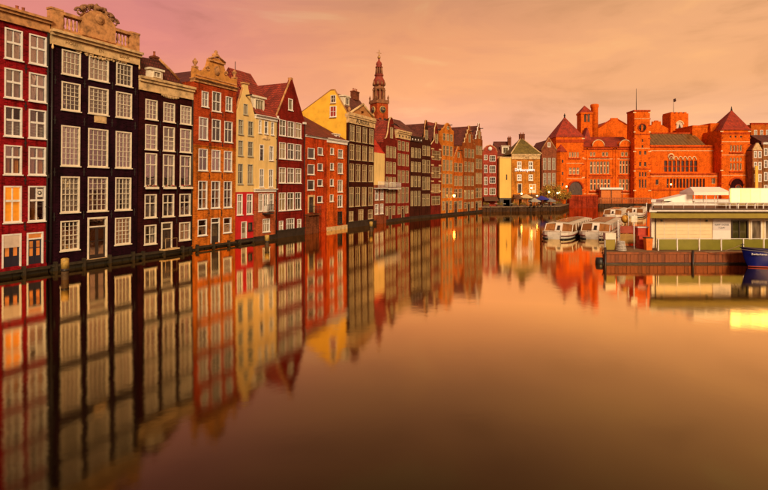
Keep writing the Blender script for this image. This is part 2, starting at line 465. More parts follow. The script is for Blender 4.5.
def wall(name, root, W, z0, z1, openings, D, mat, reveal=.2, u0=0.0, y=0.0, sides=True, top=False, shrink=.035):
    m = MB()
    ops = [(a + shrink, b - shrink, c + shrink, d - shrink) for a, b, c, d in openings]
    ops = [(max(a, u0 + .01), min(b, W - .01), max(c, z0), min(d, z1 - .001)) for a, b, c, d in ops if d > z0 + .05 and c < z1 - .05 and b > u0 + .05 and a < W - .05]
    us = sorted({u0, W} | {x for o in ops for x in o[:2]}); zs = sorted({z0, z1} | {x for o in ops for x in o[2:]})
    for j in range(len(zs) - 1):
        za, zb = zs[j], zs[j + 1]; zm = (za + zb) / 2; start = None
        for i in range(len(us)):
            solid = i < len(us) - 1 and not any(a < (us[i] + us[i + 1]) / 2 < b and c < zm < d for a, b, c, d in ops)
            if solid and start is None: start = us[i]
            if not solid and start is not None:
                m.quad((start, y, za), (us[i], y, za), (us[i], y, zb), (start, y, zb)); start = None
    for a, b, c, d in ops:
        r = y + reveal
        m.quad((a, y, c), (a, y, d), (a, r, d), (a, r, c)); m.quad((b, y, d), (b, y, c), (b, r, c), (b, r, d))
        m.quad((a, y, d), (b, y, d), (b, r, d), (a, r, d)); m.quad((b, y, c), (a, y, c), (a, r, c), (b, r, c))
    if sides:
        m.quad((u0, D, z0), (u0, y, z0), (u0, y, z1), (u0, D, z1)); m.quad((W, y, z0), (W, D, z0), (W, D, z1), (W, y, z1))
        m.quad((W, D, z0), (u0, D, z0), (u0, D, z1), (W, D, z1))
    if top: m.quad((u0, y, z1), (W, y, z1), (W, D, z1), (u0, D, z1))
    return m.build(name, mat, root)
def cornice(root, W, z0, z1, mat=CREAMSTONE, proj=.28, name='cornice', u0=0.0, brackets=0, matb=None, depth=.5):
    m = MB(); h = z1 - z0
    m.box(u0 - .01, W + .01, -proj * .35, depth, z0, z0 + h * .62)
    m.box(u0 - .05, W + .05, -proj * .7, depth, z0 + h * .62, z0 + h * .82)
    m.box(u0 - .09, W + .09, -proj, depth, z0 + h * .82, z1)
    if brackets:
        for i in range(brackets):
            x = u0 + (W - u0) * (i + .5) / brackets; m.box(x - .07, x + .07, -proj * .72, 0, z0 + h * .2, z0 + h * .6)
    return m.build(name, mat, root)
def ridge_front(root, pts, y0, y1, mat, th=.16, name='roof'):
    """roof whose ridge runs back from the gable; pts = (u,z) left eave, apex, right eave"""
    m = MB(); (ul, zl), (ua, za), (ur, zr) = pts
    for a, b in (((ul, zl), (ua, za)), ((ua, za), (ur, zr))):
        m.add([(a[0], y0, a[1]), (b[0], y0, b[1]), (b[0], y1, b[1]), (a[0], y1, a[1]), (a[0], y0, a[1] - th), (b[0], y0, b[1] - th), (b[0], y1, b[1] - th), (a[0], y1, a[1] - th)],
              [(0, 1, 2, 3), (7, 6, 5, 4), (0, 4, 5, 1), (1, 5, 6, 2), (2, 6, 7, 3), (3, 7, 4, 0)])
    m.add([(ul, y1 - .02, zl - th), (ur, y1 - .02, zr - th), (ua, y1 - .02, za - th)], [(0, 1, 2)])
    return m.build(name, mat, root)
def ridge_side(root, W, D, ze, zr, mat, yr=None, u0=0.0, hipl=0.0, hipr=0.0, over=.15, name='roof', gable_mat=None, y0=0.0):
    """roof whose ridge runs along the facade; hipl / hipr pull the ridge ends in"""
    yr = D / 2 if yr is None else yr
    m = MB(); a, b = u0, W
    m.add([(a, y0 - over, ze), (b, y0 - over, ze), (b, D + over, ze), (a, D + over, ze), (a + hipl, yr, zr), (b - hipr, yr, zr)],
          [(0, 1, 5, 4), (2, 3, 4, 5)] + ([(1, 2, 5)] if hipr else []) + ([(3, 0, 4)] if hipl else []) + [(0, 3, 2, 1)])
    r = m.build(name, mat, root)
    if not (hipl and hipr):
        m = MB()
        if not hipl: m.add([(a + .01, y0, ze - .05), (a + .01, D, ze - .05), (a + .01, yr, zr - .05)], [(0, 2, 1)])
        if not hipr: m.add([(b - .01, y0, ze - .05), (b - .01, D, ze - .05), (b - .01, yr, zr - .05)], [(0, 1, 2)])
        m.build('gable_end', gable_mat or mat, root)
    return r
def chimney(root, x, y, z0, z1, w=.7, d=.5, mat=None, pots=2):
    m = MB(); m.box(x - w / 2, x + w / 2, y - d / 2, y + d / 2, z0, z1); m.box(x - w / 2 - .06, x + w / 2 + .06, y - d / 2 - .06, y + d / 2 + .06, z1 - .2, z1 - .05)
    c = m.build('chimney', mat or brick('chimney_brick', (.16, .05, .025)), root)
    for i in range(pots):
        m = MB(); xx = x - w / 2 + w * (i + .5) / pots; m.lathe(xx, y, [(.11, z1), (.13, z1 + .1), (.09, z1 + .15), (.1, z1 + .4), (.12, z1 + .42)], 8); m.build('chimney_pot', MATS['terracotta'], c)
    return c
plain('terracotta', (.35, .10, .04), .8, .2)
def plinth(root, W, h=.6, proj=.12, mat=None, z0=-1.6, blocks=0):
    m = MB(); m.box(-.0, W, -proj, .3, z0, h); pl = m.build('plinth', mat or DARKSTONE, root)
    if blocks:
        x = 0.0; rr = random.Random(int(W * 100))
        rows = max(1, int(round(h / .42))); rh = h / rows
        for r in range(rows):
            x = 0.0 if r % 2 else -.3
            while x < W:
                l = rr.uniform(.55, 1.0); a, b = max(0, x) + .012, min(W, x + l) - .012
                if b - a > .12:
                    m = MB(); m.box(a, b, -proj - rr.uniform(.02, .06), -proj + .02, r * rh + .012 - (.4 if r == 0 else 0), (r + 1) * rh - .012); m.build('plinth_stone', rr.choice(PLST), pl)
                x += l
    else:
        m = MB(); m.box(0, W, -proj - .06, .25, h - .14, h + .02); m.build('plinth_ledge', mat or DARKSTONE, root)
    return pl
def tide(name, c):
    """stone that stays dark, wet and green just above the water"""
    m, t, p = new_mat(name)
    tcn = N(t, 'ShaderNodeTexCoord'); sp = N(t, 'ShaderNodeSeparateXYZ'); L(t, tcn.outputs['Object'], sp.inputs[0])
    n1 = N(t, 'ShaderNodeTexNoise'); n1.inputs['Scale'].default_value = 3.0; n1.inputs['Detail'].default_value = 7; L(t, tcn.outputs['Object'], n1.inputs['Vector'])
    ad = N(t, 'ShaderNodeMath', operation='MULTIPLY_ADD'); ad.inputs[1].default_value = -.5; L(t, n1.outputs[0], ad.inputs[0]); L(t, sp.outputs[2], ad.inputs[2])
    r = ramp(t, ad.outputs[0], [(.0, (.008, .008, .004)), (.12, (.013, .013, .006)), (.22, c)], 'LINEAR')
    r2 = ramp(t, n1.outputs[0], [(.3, (.5, .5, .5)), (.7, (1.3, 1.3, 1.3))], 'LINEAR')
    L(t, mixc(t, 1.0, r.outputs[0], r2.outputs[0], 'MULTIPLY'), p.inputs['Base Color']); p.inputs['Roughness'].default_value = .6
    bu = N(t, 'ShaderNodeBump'); bu.inputs['Strength'].default_value = .5; bu.inputs['Distance'].default_value = .03; L(t, n1.outputs[0], bu.inputs['Height']); L(t, bu.outputs[0], p.inputs['Normal'])
    return m
PLST = [tide('tide_stone_a', (.034, .021, .015)), tide('tide_stone_b', (.022, .014, .010)), tide('tide_stone_c', (.048, .03, .02))]
def anchors(root, pts):
    """iron wall anchors"""
    for u, z in pts:
        m = MB(); m.box(u - .025, u + .025, -.05, .01, z - .3, z + .3); m.box(u - .09, u + .09, -.048, .01, z - .03, z + .03); m.build('wall_anchor', IRON, root)
def drainpipe(root, u, z0, z1, mat=IRON):
    m = MB(); m.tube([(u, -.09, z0), (u, -.09, z1)], .055, 8)
    z = z0 + 1.5
    while z < z1: m.box(u - .09, u + .09, -.1, .02, z, z + .06); z += 2.4
    return m.build('drainpipe', mat, root)
# ------------------------------------------------------------ setting: water, ground, quays
def water_material():
    """murky canal, smooth as after a long exposure: dark body under a mirror that grows towards grazing angles"""
    m, t, p = new_mat('canal_water')
    t.nodes.remove(p)
    out = [n for n in t.nodes if n.type == 'OUTPUT_MATERIAL'][0]
    tcn = N(t, 'ShaderNodeTexCoord')
    n1 = N(t, 'ShaderNodeTexNoise'); n1.inputs['Scale'].default_value = .35; n1.inputs['Detail'].default_value = 3; L(t, tcn.outputs['Object'], n1.inputs['Vector'])
    n2 = N(t, 'ShaderNodeTexNoise'); n2.inputs['Scale'].default_value = 2.6; n2.inputs['Detail'].default_value = 2; L(t, tcn.outputs['Object'], n2.inputs['Vector'])
    b1 = N(t, 'ShaderNodeBump'); b1.inputs['Strength'].default_value = .25; b1.inputs['Distance'].default_value = .020; L(t, n1.outputs[0], b1.inputs['Height'])
    b2 = N(t, 'ShaderNodeBump'); b2.inputs['Strength'].default_value = .25; b2.inputs['Distance'].default_value = .004; L(t, n2.outputs[0], b2.inputs['Height']); L(t, b1.outputs[0], b2.inputs['Normal'])
    df = N(t, 'ShaderNodeBsdfDiffuse'); df.inputs[0].default_value = (.0045, .0022, .0008, 1)
    gl = N(t, 'ShaderNodeBsdfGlossy'); gl.distribution = 'BECKMANN'; gl.inputs['Roughness'].default_value = .082; gl.inputs['Color'].default_value = (1, .79, .47, 1)
    L(t, b2.outputs[0], gl.inputs['Normal'])
    fr = N(t, 'ShaderNodeFresnel'); fr.inputs[0].default_value = 1.33
    mr = N(t, 'ShaderNodeMath', operation='MULTIPLY_ADD', use_clamp=True); mr.inputs[1].default_value = 4.2; mr.inputs[2].default_value = -.155; L(t, fr.outputs[0], mr.inputs[0])
    mm = N(t, 'ShaderNodeMixShader'); L(t, mr.outputs[0], mm.inputs[0]); L(t, df.outputs[0], mm.inputs[1]); L(t, gl.outputs[0], mm.inputs[2]); L(t, mm.outputs[0], out.inputs[0])
    return m
m = MB(); m.quad((-3000, -3000, -2.5), (3000, -3000, -2.5), (3000, 3000, -2.5), (-3000, 3000, -2.5))
kind(m.build('ground', plain('canal_bed', (.05, .035, .02), .9)), 'structure')
m = MB(); m.quad((-90, -120, 0), (140, -120, 0), (140, 155, 0), (-90, 155, 0))
kind(m.build('water', water_material()), 'structure')
PAVE = plain('street_paving', (.20, .15, .11), .85, .25, 3)
QUAYB = brick('quay_brick', (.060, .030, .016), grime=.6)
def land(name, pts, z, mat, zb=-2.4):
    m = MB(); n = len(pts)
    m.add([(x, y, z) for x, y in pts] + [(x, y, zb) for x, y in pts], [tuple(range(n))] + [(j, i, n + i, n + j) for i, j in ((k, (k + 1) % n) for k in range(n))])
    return kind(m.build(name, mat), 'structure')
e0, e1, e2 = shore(-60), shore(410), shore(482)
nL = Vector((-.88, .43)) * 6
LZ = 1.15                                        # street level on the far side
land('far_ground', [(e2.x - .6, e2.y), (43.9, 128), (52.7, 146.3), (150, 146.3), (150, 3000), (-2000, 3000), (-2000, 300), (e2.x - 15, 155)], LZ, PAVE)
land('left_ground', [(e0.x + nL.x, e0.y + nL.y), (e1.x + nL.x, e1.y + nL.y), (e2.x - 8, e2.y + 3), (e2.x - 15, 155), (-2000, 300), (-2000, -300), (e0.x - 30, -80)], LZ - .005, PAVE)
land('right_ground', [(52, -100), (2000, -100), (2000, 146.2), (112, 146.2), (52, 48)], LZ - .01, PAVE)

# ------------------------------------------------------------ the row of canal houses on the left bank
GRP = 'canal houses rising straight from the water'
LEAN = random.Random(5)
def canal(xl, xr, label, push=0.0, name='canal_house'):
    fc = Facade(name, shore(xl), shore(xr), 0.0, push)
    tag(fc.root, label, 'house', GRP)
    fc.root.rotation_euler.x = R(LEAN.uniform(.35, .85))            # these old fronts lean out over the water
    return fc
def gw(fc, ref, pcols, prows, ops, **kw):
    uref = fc.u(ref)
    for yt, yb in prows:
        z1, z0 = fc.zc(yt, uref), fc.zc(yb, uref)
        for xl, xr in pcols:
            a, b = fc.u(xl), fc.u(xr); ops.append((a, b, z0, z1)); window(fc.root, a, b, z0, z1, **kw)
def gd(fc, ref, xl, xr, yt, yb, ops, **kw):
    uref = fc.u(ref); a, b, z1, z0 = fc.u(xl), fc.u(xr), fc.zc(yt, uref), fc.zc(yb, uref)
    ops.append((a, b, z0, z1)); return door(fc.root, a, b, z0, z1, **kw)

MIX_A = [(CURTAIN, 'full'), (CURTAIN, 'wide'), (CURTAIN, 'wide'), (CURTAIN, 'half'), (CURTAIN_P, 'wide'), None]
MIX_B = [(CURTAIN, 'drapes'), (CURTAIN, 'top'), (CURTAIN, 'left'), None, (CURTAIN_P, 'drapes')]
MIX_C = [(CURTAIN, 'half'), (CURTAIN, 'half'), (CURTAIN, 'drapes'), (CURTAIN, 'slat'), None]
# 1 - crimson house with the lit window
fc = canal(-60, 47, 'crimson brick house with white cross-barred windows, one glowing orange', .03)
RED = brick('crimson_brick', (.22, .007, .010), var=.45, grime=.6, mortar=1.5)
ops = []; rt = fc.root
c3 = [(-37, -19), (3, 21), (27.5, 45)]
gw(fc, 37, c3, [(36, 65), (74, 102)], ops, cols=2, rows=[], rail=.55, split=True, pane=GLASS, curtain=(CURTAIN_P, 'wide'), fw=.09, bw=.07)
gw(fc, 37, c3, [(110, 138.5)], ops, cols=2, rows=[], rail=.55, split=True, pane=GLASS, curtain=(CURTAIN, 'slat'), fw=.09, bw=.07)
gw(fc, 37, c3, [(147, 175)], ops, cols=2, rows=[], rail=.6, split=True, pane=GLASS, curtain=(CURTAIN_O, 'wide'), fw=.09, bw=.07)
gw(fc, 37, c3[:2], [(186, 221)], ops, cols=2, rows=[], rail=.6, split=True, pane=LIT, fw=.09, bw=.07)
gw(fc, 37, c3[2:], [(186, 221)], ops, cols=2, rows=[], rail=.6, split=True, pane=GLASS, curtain=(CURTAIN_O, 'left'), fw=.09, bw=.07)
# round notice in that window
a, z = fc.uz(39.5, 193)
m = MB(); m.box(-.2, .2, .05, .07, -.28, .28); sg = m.build('notice', plain('notice_white', (.7, .66, .6)), rt, (a, 0, z))
m = MB(); m.lathe(0, 0, [(.14, 0), (.14, .01)], 16); ring = m.build('ring', IRON, sg, (0, .045, 0)); ring.rotation_euler = (R(90), 0, 0)
m = MB(); m.lathe(0, 0, [(.08, 0), (.08, .01)], 16); ring = m.build('disc', MATS['notice_white'], sg, (0, .038, 0)); ring.rotation_euler = (R(90), 0, 0)
gd(fc, 37, 26.5, 43, 232, 264, ops, leaf=NAVY, pane=LITDIM, fan=.35)
d0 = gd(fc, 37, 1.5, 21, 232, 264, ops, leaf=NAVY, pane=LITDIM)
gd(fc, 37, -37, -19, 232, 264, ops, leaf=NAVY, pane=DARK, fan=.35)
a, b, z1, z0 = fc.u(1.5), fc.u(21), fc.zc(232, fc.u(37)), fc.zc(245, fc.u(37))
m = MB(); m.box(a + .1, b - .1, -.01, .045, z0, z1 - .1); m.build('boarded_panel', plain('pale_board', (.62, .50, .40), .7, .1), rt)
uc, zc0 = fc.uz(25, 27.5); zc1 = fc.uz(25, 14)[1]
wall('wall', rt, fc.W, -1.6, zc0, ops, 11, RED)
cornice(rt, fc.W, zc0 - .02, zc1, STONE, .45)
m = MB(); m.box(0, fc.W, .5, 11, zc0, zc0 + .3); m.build('roof', tiles('roof_brown', (.13, .045, .025)), rt)
chimney(rt, fc.u(26), .9, zc0 + .2, fc.uz(26, 9.5)[1] - .15, .8, .5, pots=2)
plinth(rt, fc.W, fc.uz(37, 267)[1], blocks=1)
anchors(rt, [(fc.u(x), fc.uz(x, y)[1]) for x in (24.3,) for y in (69, 106, 143, 180, 226)])
drainpipe(rt, fc.W - .08, fc.uz(47, 262)[1], zc0 + .1)
for pz in (110.0,):
    m = MB(); a, z = fc.uz(47, 178); m.box(a - .1, a + .05, -.12, 0, z, z + .25); m.build('pipe_bracket', IRON, rt)

# 2 - black house with balustrade and carved crest
fc = canal(47.6, 136.5, 'near-black purple brick house with sandstone balustrade and carved crest on top', .06)
rt = fc.root; BLK = brick('blackened_brick', (.013, .0022, .0062), var=.55, grime=.55, mortar=1.9)
c3 = [(60, 79), (87, 107), (114.5, 130.5)]
ops = []
fr = dict(frame=CREAMY, pane=GLASS, fw=.095, bw=.026)
gw(fc, 97, c3, [(58, 81)], ops, cols=4, rows=4, rail=.5, curtain=MIX_A, **fr)
gw(fc, 97, c3, [(88, 114.5)], ops, cols=4, rows=[.2, .36, .68, .84], rail=.52, curtain=MIX_B, **fr)
gw(fc, 97, c3, [(129, 167)], ops, cols=4, rows=[.16, .3, .58, .72, .86], rail=.45, curtain=MIX_B, **fr)
gw(fc, 97, c3, [(177, 211)], ops, cols=4, rows=[.16, .32, .66, .83], rail=.5, curtain=MIX_A, **fr)
gw(fc, 97, [c3[0], c3[2]], [(219, 247)], ops, cols=4, rows=[.17, .34, .68, .84], rail=.5, curtain=MIX_B, **fr)
gd(fc, 97, 87, 107, 217, 258, ops, leaf=DARKWOOD, frame=CREAMY, pane=GLASS, fan=.6, fw=.14, panes_z=.12)
u1, zt = fc.uz(97, 55.5); zb = fc.uz(97, 43)[1]
wall('wall', rt, fc.W, -1.6, zt, ops, 12, BLK)
m = MB(); a, b = fc.u(86), fc.u(108); z = fc.zc(258, fc.u(97)); m.box(a, b, -.35, .1, z - .14, z); m.build('door_step', CREAMSTONE, rt)
cornice(rt, fc.W, zt - .05, zb, CREAMSTONE, .55, brackets=0)
# swag of carved leaves below the frieze
m = MB(); uc = fc.W / 2
rr = random.Random(11)
for i in range(64):
    q = rr.uniform(-1, 1); x = uc + .3 + q * 2.1; h = .10 + .30 * (1 - abs(q)) * rr.uniform(.3, 1)
    m.blob((x, -.05, zt - .02 - h * rr.uniform(.2, .9)), rr.uniform(.06, .14), rr.uniform(.05, .11), rr.uniform(.06, .13), seg=6, rings=4)
kind(m.build('carved_swag', CREAMSTONE, rt), 'stuff')
for s, q in (('HOUT', .2), ('EN', .52), ('BANK', .8)):
    text('frieze_lettering', s, .34, plain('faded_lettering', (.28, .17, .07), .8), rt, (fc.W * q, -.205, zt + (zb - zt) * .3), depth=.008)
for x in (.06, fc.W - .06):
    m = MB(); m.lathe(x, -.2, [(.05, zt - .42), (.09, zt - .3), (.06, zt - .15), (.04, zt - .05)], 8); m.build('corner_drop', CREAMSTONE, rt)
ztop = fc.uz(97, 24)[1]
zb2 = zb + .02
m = MB(); 
for a, b in ((0, .85), (fc.W - .85, fc.W)):
    m.box(a, b, -.12, .4, zb2, ztop); 
m.box(0, fc.W, -.1, .38, zb2, zb2 + .28)
m.build('parapet', STONE, rt)
for a, b, c, d in ((.86, fc.W * .32, ztop - .2, ztop + .03), (fc.W * .68, fc.W - .86, ztop - .2, ztop + .03), (-.05, .855, ztop + .002, ztop + .14), (fc.W - .855, fc.W + .05, ztop + .002, ztop + .14)):
    m = MB(); m.box(a, b, -.15, .43, c, d); m.build('coping', STONE, rt)
for a, b in ((.85, fc.W * .32), (fc.W * .68, fc.W - .85)):
    n = int((b - a) / .26)
    for i in range(n):
        m = MB(); x = a + (b - a) * (i + .5) / n
        m.lathe(x, .12, [(.07, zb2 + .28), (.09, zb2 + .38), (.05, zb2 + .5), (.1, zb2 + .68), (.05, ztop - .3), (.08, ztop - .2)], 8); m.build('baluster', STONE, rt)
# raised middle with concave shoulders
a, b, mid = fc.W * .31, fc.W * .69, fc.W / 2
H = ztop - zb2
pf = [(a, zb2 + .2), (b, zb2 + .2), (b, ztop + 0.030)]
for i in range(9):
    q = i / 8; pf.append((b - (b - mid - .75) * (1 - math.cos(q * math.pi / 2)), ztop + 0.060 + .57 * math.sin(q * math.pi / 2) * q))
for i in range(7):
    q = math.pi * i / 6; pf.append((mid + .75 * math.cos(q), ztop + 0.630 + .26 * math.sin(q)))
for i in range(9):
    q = 1 - i / 8; pf.append((a + (mid - .75 - a) * (1 - math.cos(q * math.pi / 2)), ztop + 0.060 + .57 * math.sin(q * math.pi / 2) * q))
pf.append((a, ztop + 0.030))
m = MB(); m.prism(pf, -.18, .4); m.build('crest_panel', STONE, rt)
m = MB(); m.blob((mid, -.2, ztop + 0.270), .42, .12, .42); m.blob((mid, -.25, ztop + 0.270), .27, .12, .3)
m.build('shield', STONE, rt)
m = MB()
def scroll(m, cx, cz, r, s, y, th=.09, turns=1.5):
    pts = []
    for i in range(22):
        q = i / 21; a = q * turns * 2 * math.pi; rr = r * (1 - .8 * q); pts.append((cx + s * rr * math.cos(a), y, cz + rr * math.sin(a)))
    m.tube(pts, [th * (1 - .5 * i / 21) for i in range(22)], 6)
for s in (-1, 1):
    scroll(m, mid + s * .95, ztop + 0.690, .42, s, .05, .11); scroll(m, mid + s * 1.45, ztop + 0.450, .34, s, .05, .1); scroll(m, mid + s * .45, ztop + 0.990, .34, -s, .05, .1)
    m.tube([(mid + s * 1.0, .05, ztop + 0.600), (mid + s * 1.5, .05, ztop + 0.750), (mid + s * 1.75, .05, ztop + 0.660)], [.13, .1, .05], 6)
rr = random.Random(3)
for i in range(44):
    q = rr.uniform(-1, 1); x = mid + q * 1.35; z = ztop + 0.660 + (1 - q * q) * .55 + rr.uniform(-.18, .14)
    m.blob((x, rr.uniform(-.1, .2), z), rr.uniform(.09, .2), .13, rr.uniform(.09, .22), seg=6, rings=4)
m.lathe(mid, .08, [(.32, ztop + 0.960), (.42, ztop + 1.170), (.36, ztop + 1.230), (.2, ztop + 1.320), (.08, ztop + 1.380)], 10)
m.build('carved_crest', plain('dark_carved_stone', (.26, .13, .06), .85, .4, 3, bump=.5), rt)
m = MB(); m.box(0, fc.W, .45, 12, zt + .1, zt + .3); m.build('roof', MATS['roof_brown'], rt)
a, z = fc.uz(99, 119)
m = MB(); m.box(a - .5, a + .5, -.05, .01, z - .32, z + .32); m.box(a - .4, a + .4, -.07, -.045, z - .22, z + .22); m.build('gable_stone', CREAMSTONE, rt)
plinth(rt, fc.W, fc.uz(97, 258.5)[1], .2, blocks=1)
anchors(rt, [(fc.u(x), fc.uz(x, y)[1]) for x, ys in ((83, (84, 122, 172, 215)), (110.7, (86, 123, 172, 214)), (53.5, (80, 120, 172, 217)), (133.8, (92, 126, 172, 212))) for y in ys])
drainpipe(rt, .1, .6, zt - .1)

# 3 - maroon house with the cream cornice and dormer
fc = canal(137, 191, 'dark maroon house with cream cornice, small dormer and window flower boxes', .03)
rt = fc.root; MAR = brick('maroon_brick', (.022, .003, .004), var=.55, grime=.6, mortar=1.9)
c3 = [(144, 156), (162, 173.5), (179, 190)]; ops = []
fr = dict(frame=CREAMY, fw=.09, bw=.045)
gw(fc, 167, c3, [(103, 122)], ops, cols=3, rows=4, pane=GLASS, curtain=MIX_A, **fr)
gw(fc, 167, c3, [(127, 151)], ops, cols=2, rows=[.2, .4], rail=.58, pane=GLASS, curtain=MIX_C, **fr)
gw(fc, 167, c3, [(154.5, 186)], ops, cols=2, rows=[], rail=.66, pane=GLASS, curtain=MIX_B, **fr)
gw(fc, 167, c3, [(194, 216.5)], ops, cols=2, rows=[], rail=.62, pane=GLASS, curtain=MIX_C, **fr)
gw(fc, 167, [c3[0], c3[2]], [(223.5, 242)], ops, cols=2, rows=[.5], pane=GLASS, curtain=MIX_B, **fr)
gd(fc, 167, 161, 172, 222, 248, ops, leaf=DARKWOOD, frame=CREAMY, pane=DARK, leaves=1, fan=.5, fw=.11)
zt = fc.uz(167, 95)[1]; zk = fc.uz(167, 82.5)[1]
wall('wall', rt, fc.W, -1.6, zt, ops, 11, MAR)
cornice(rt, fc.W, zt - .05, zk, CREAMSTONE, .4)
m = MB()
for i in range(11):
    q = -1 + 2 * i / 10; m.blob((fc.W * .55 + q * .9, -.06, zt - .1), .1, .07, .12 + .14 * (1 - q * q))
m.build('carved_swag', CREAMSTONE, rt)
FL = plain('flower_red', (.30, .02, .03), .8); LF = plain('leaf_green', (.04, .07, .02), .8)
for xl, xr in c3:
    a, b = fc.u(xl), fc.u(xr); z = fc.zc(189, fc.u(167))
    m = MB(); m.box(a, b, -.32, -.09, z, z + .2); fb = m.build('flower_box', CREAMY, rt)
    m = MB()
    for i in range(26):
        m.blob((random.uniform(a + .05, b - .05), random.uniform(-.3, -.12), z + .22 + random.uniform(0, .14)), .06, .06, .05, random.choice((0, 1)), 5, 3)
    m.build('flowers', [FL, LF], fb)
a, b = fc.u(161), fc.u(172.5); z = fc.zc(248, fc.u(167))
m = MB(); m.box(a - .2, b + .3, -.6, 0, z - .12, z); m.tube([(a, -.55, z), (a, -.55, z + .9), (b, -.55, z + .9), (b, -.55, z)], .025); m.build('door_step', CREAMSTONE, rt)
ze, zr = zk - .05, fc.uz(150, 62)[1] + 1.2
DKR = tiles('roof_maroon', (.13, .022, .016))
ridge_front(rt, [(-.0, ze + 1.75), (fc.W * .42, ze + 1.95), (fc.W, ze - .1)], .5, 11, DKR)
m = MB(); m.prism([(0, ze - .3), (fc.W, ze - .3), (fc.W, ze - .25), (fc.W * .42, ze + 1.75), (0, ze + 1.6)], .5, .75); m.build('roof_gable', DKR, rt)
m = MB(); m.tube([(fc.W * .42, .5, ze + 2.0), (fc.W * .62, .5, ze + 1.3), (fc.W * .8, .5, ze + .6)], .12, 6); m.build('verge', STONE, rt)
a, b = fc.u(148), fc.u(160.5); z0, z1 = fc.zc(79, fc.u(154)), fc.zc(69.5, fc.u(154))
m = MB(); m.box(a, b, -.05, 2, z0 - .5, z1 - .12); m.box(a - .12, b + .12, -.2, 2, z1 - .12, z1 + .05); dm = m.build('dormer', CREAMY, rt)
window(rt, a + .25, b - .25, z0 + .08, z1 - .2, 2, 1, y=-.15, pane=MID, frame=CREAMY, fw=.08, sill=False)
chimney(rt, fc.W * .40, 1.0, ze + 1.4, ze + 2.3, .5, .5, pots=1)
chimney(rt, fc.u(175), 3.0, ze, fc.uz(175, 73)[1], .6, .6, pots=2)
plinth(rt, fc.W, fc.uz(167, 249.5)[1], .14, blocks=1)
anchors(rt, [(fc.u(x), fc.uz(x, y)[1]) for x in (159, 176.2) for y in (124.5, 152.5, 191, 220)])
drainpipe(rt, fc.W - .05, .6, zt)

# 4 - orange bell-gabled house
fc = canal(191.5, 234.5, 'orange brick house with ornate sandstone bell gable and stone urns', .07)
rt = fc.root; ORA = brick('orange_brick', (.46, .125, .014), var=.35, grime=.55, mortar=1.5)
ORR = brick('russet_brick', (.32, .045, .010), var=.35, grime=.55, mortar=1.6)
c3 = [(197.5, 206.5), (210.5, 219.3), (223, 231)]; ops = []
fr = dict(frame=WHITE, fw=.07, bw=.04, pane=GLASS)
gw(fc, 214, [(200, 206.7), (224, 230.5)], [(94, 109)], ops, cols=2, rows=[.5], **fr)
gw(fc, 214, [c3[1]], [(92, 111.5)], ops, cols=2, rows=[], rail=.5, **fr)
gw(fc, 214, c3, [(119.5, 141), (150, 171)], ops, cols=2, rows=[], rail=.62, curtain=MIX_B, **fr)
gw(fc, 214, c3, [(181, 208)], ops, cols=2, rows=[.35], rail=.68, curtain=(CURTAIN_O, 'drapes'), **fr)
gw(fc, 214, [c3[0], c3[2]], [(218.5, 234)], ops, cols=1, rows=[], rail=.6, **fr)
gd(fc, 214, 210.5, 219.3, 218, 243, ops, leaf=DARKWOOD, frame=WHITE, pane=DARK, leaves=1, fan=.4, fw=.08)
zt = fc.uz(214, 86.5)[1]; zs = fc.zc(147, fc.u(214))
wall('ground_wall', rt, fc.W, -1.6, zs, ops, 11, ORA)
wall('wall', rt, fc.W, zs, zt, ops, 11, ORR)
m = MB(); m.box(0, fc.W, -.05, 0.02, zs - .05, zs + .05); m.build('string_course', ORA, rt)
cornice(rt, fc.W, zt - .02, zt + .35, STONE, .3)
P = lambda x, y: fc.uz(x, y)
sh = [P(193, 84), P(235, 93), P(235, 83)]
zz = zt + .3; Wd = fc.W
prof = [(0, zz), (Wd, zz), (Wd, zz + .95), (Wd * .92, zz + .95), (Wd * .90, zz + .8), (Wd * .83, zz + .82), (Wd * .76, zz + 1.05), (Wd * .70, zz + 1.5), (Wd * .67, zz + 1.95), (Wd * .66, zz + 2.3),
        (Wd * .6, zz + 2.42), (Wd * .5, zz + 2.5), (Wd * .4, zz + 2.42), (Wd * .34, zz + 2.3), (Wd * .33, zz + 1.95), (Wd * .30, zz + 1.5), (Wd * .24, zz + 1.05), (Wd * .17, zz + .82), (Wd * .10, zz + .8), (Wd * .08, zz + .95), (0, zz + .95)]
OCH = plain('ochre_stone', (.54, .24, .05), .8, .3, 2, bump=.3)
m = MB(); m.prism(prof, -.05, .4); m.build('gable', OCH, rt)
m = MB()
m.box(Wd * .32, Wd * .68, -.2, .1, zz + 2.02, zz + 2.16); m.tube([(Wd * .31, -.1, zz + 2.25), (Wd * .5, -.1, zz + 2.72), (Wd * .69, -.1, zz + 2.25)], .1)
for s in (-1, 1):
    scroll(m, Wd / 2 + s * Wd * .21, zz + 1.2, .26, s, -.08, .07)
m.blob((Wd / 2, -.08, zz + 1.25), .42, .14, .5); m.box(Wd * .02, Wd * .98, -.12, .02, zz + .28, zz + .38)
m.blob((Wd / 2, .1, zz + 2.8), .35, .2, .26); m.blob((Wd / 2 - .3, .1, zz + 2.72), .2, .15, .18); m.blob((Wd / 2 + .3, .1, zz + 2.72), .2, .15, .18); m.blob((Wd / 2, .1, zz + 3.1), .18, .16, .2)
m.build('gable_carving', STONE, rt)
for x in (.22, Wd - .22):
    m = MB(); m.box(x - .22, x + .22, -.1, .35, zz + .98, zz + 1.15); m.lathe(x, .12, [(.12, zz + 1.15), (.08, zz + 1.25), (.24, zz + 1.5), (.26, zz + 1.65), (.12, zz + 1.75), (.1, zz + 1.85), (.0, zz + 1.95)], 10); m.build('urn', STONE, rt)
ridge_front(rt, [(0, zt + .05), (Wd / 2, zz + 1.5), (Wd, zt + .05)], .38, 11, MATS['roof_maroon'])
plinth(rt, Wd, fc.uz(214, 246)[1], .12, blocks=1)
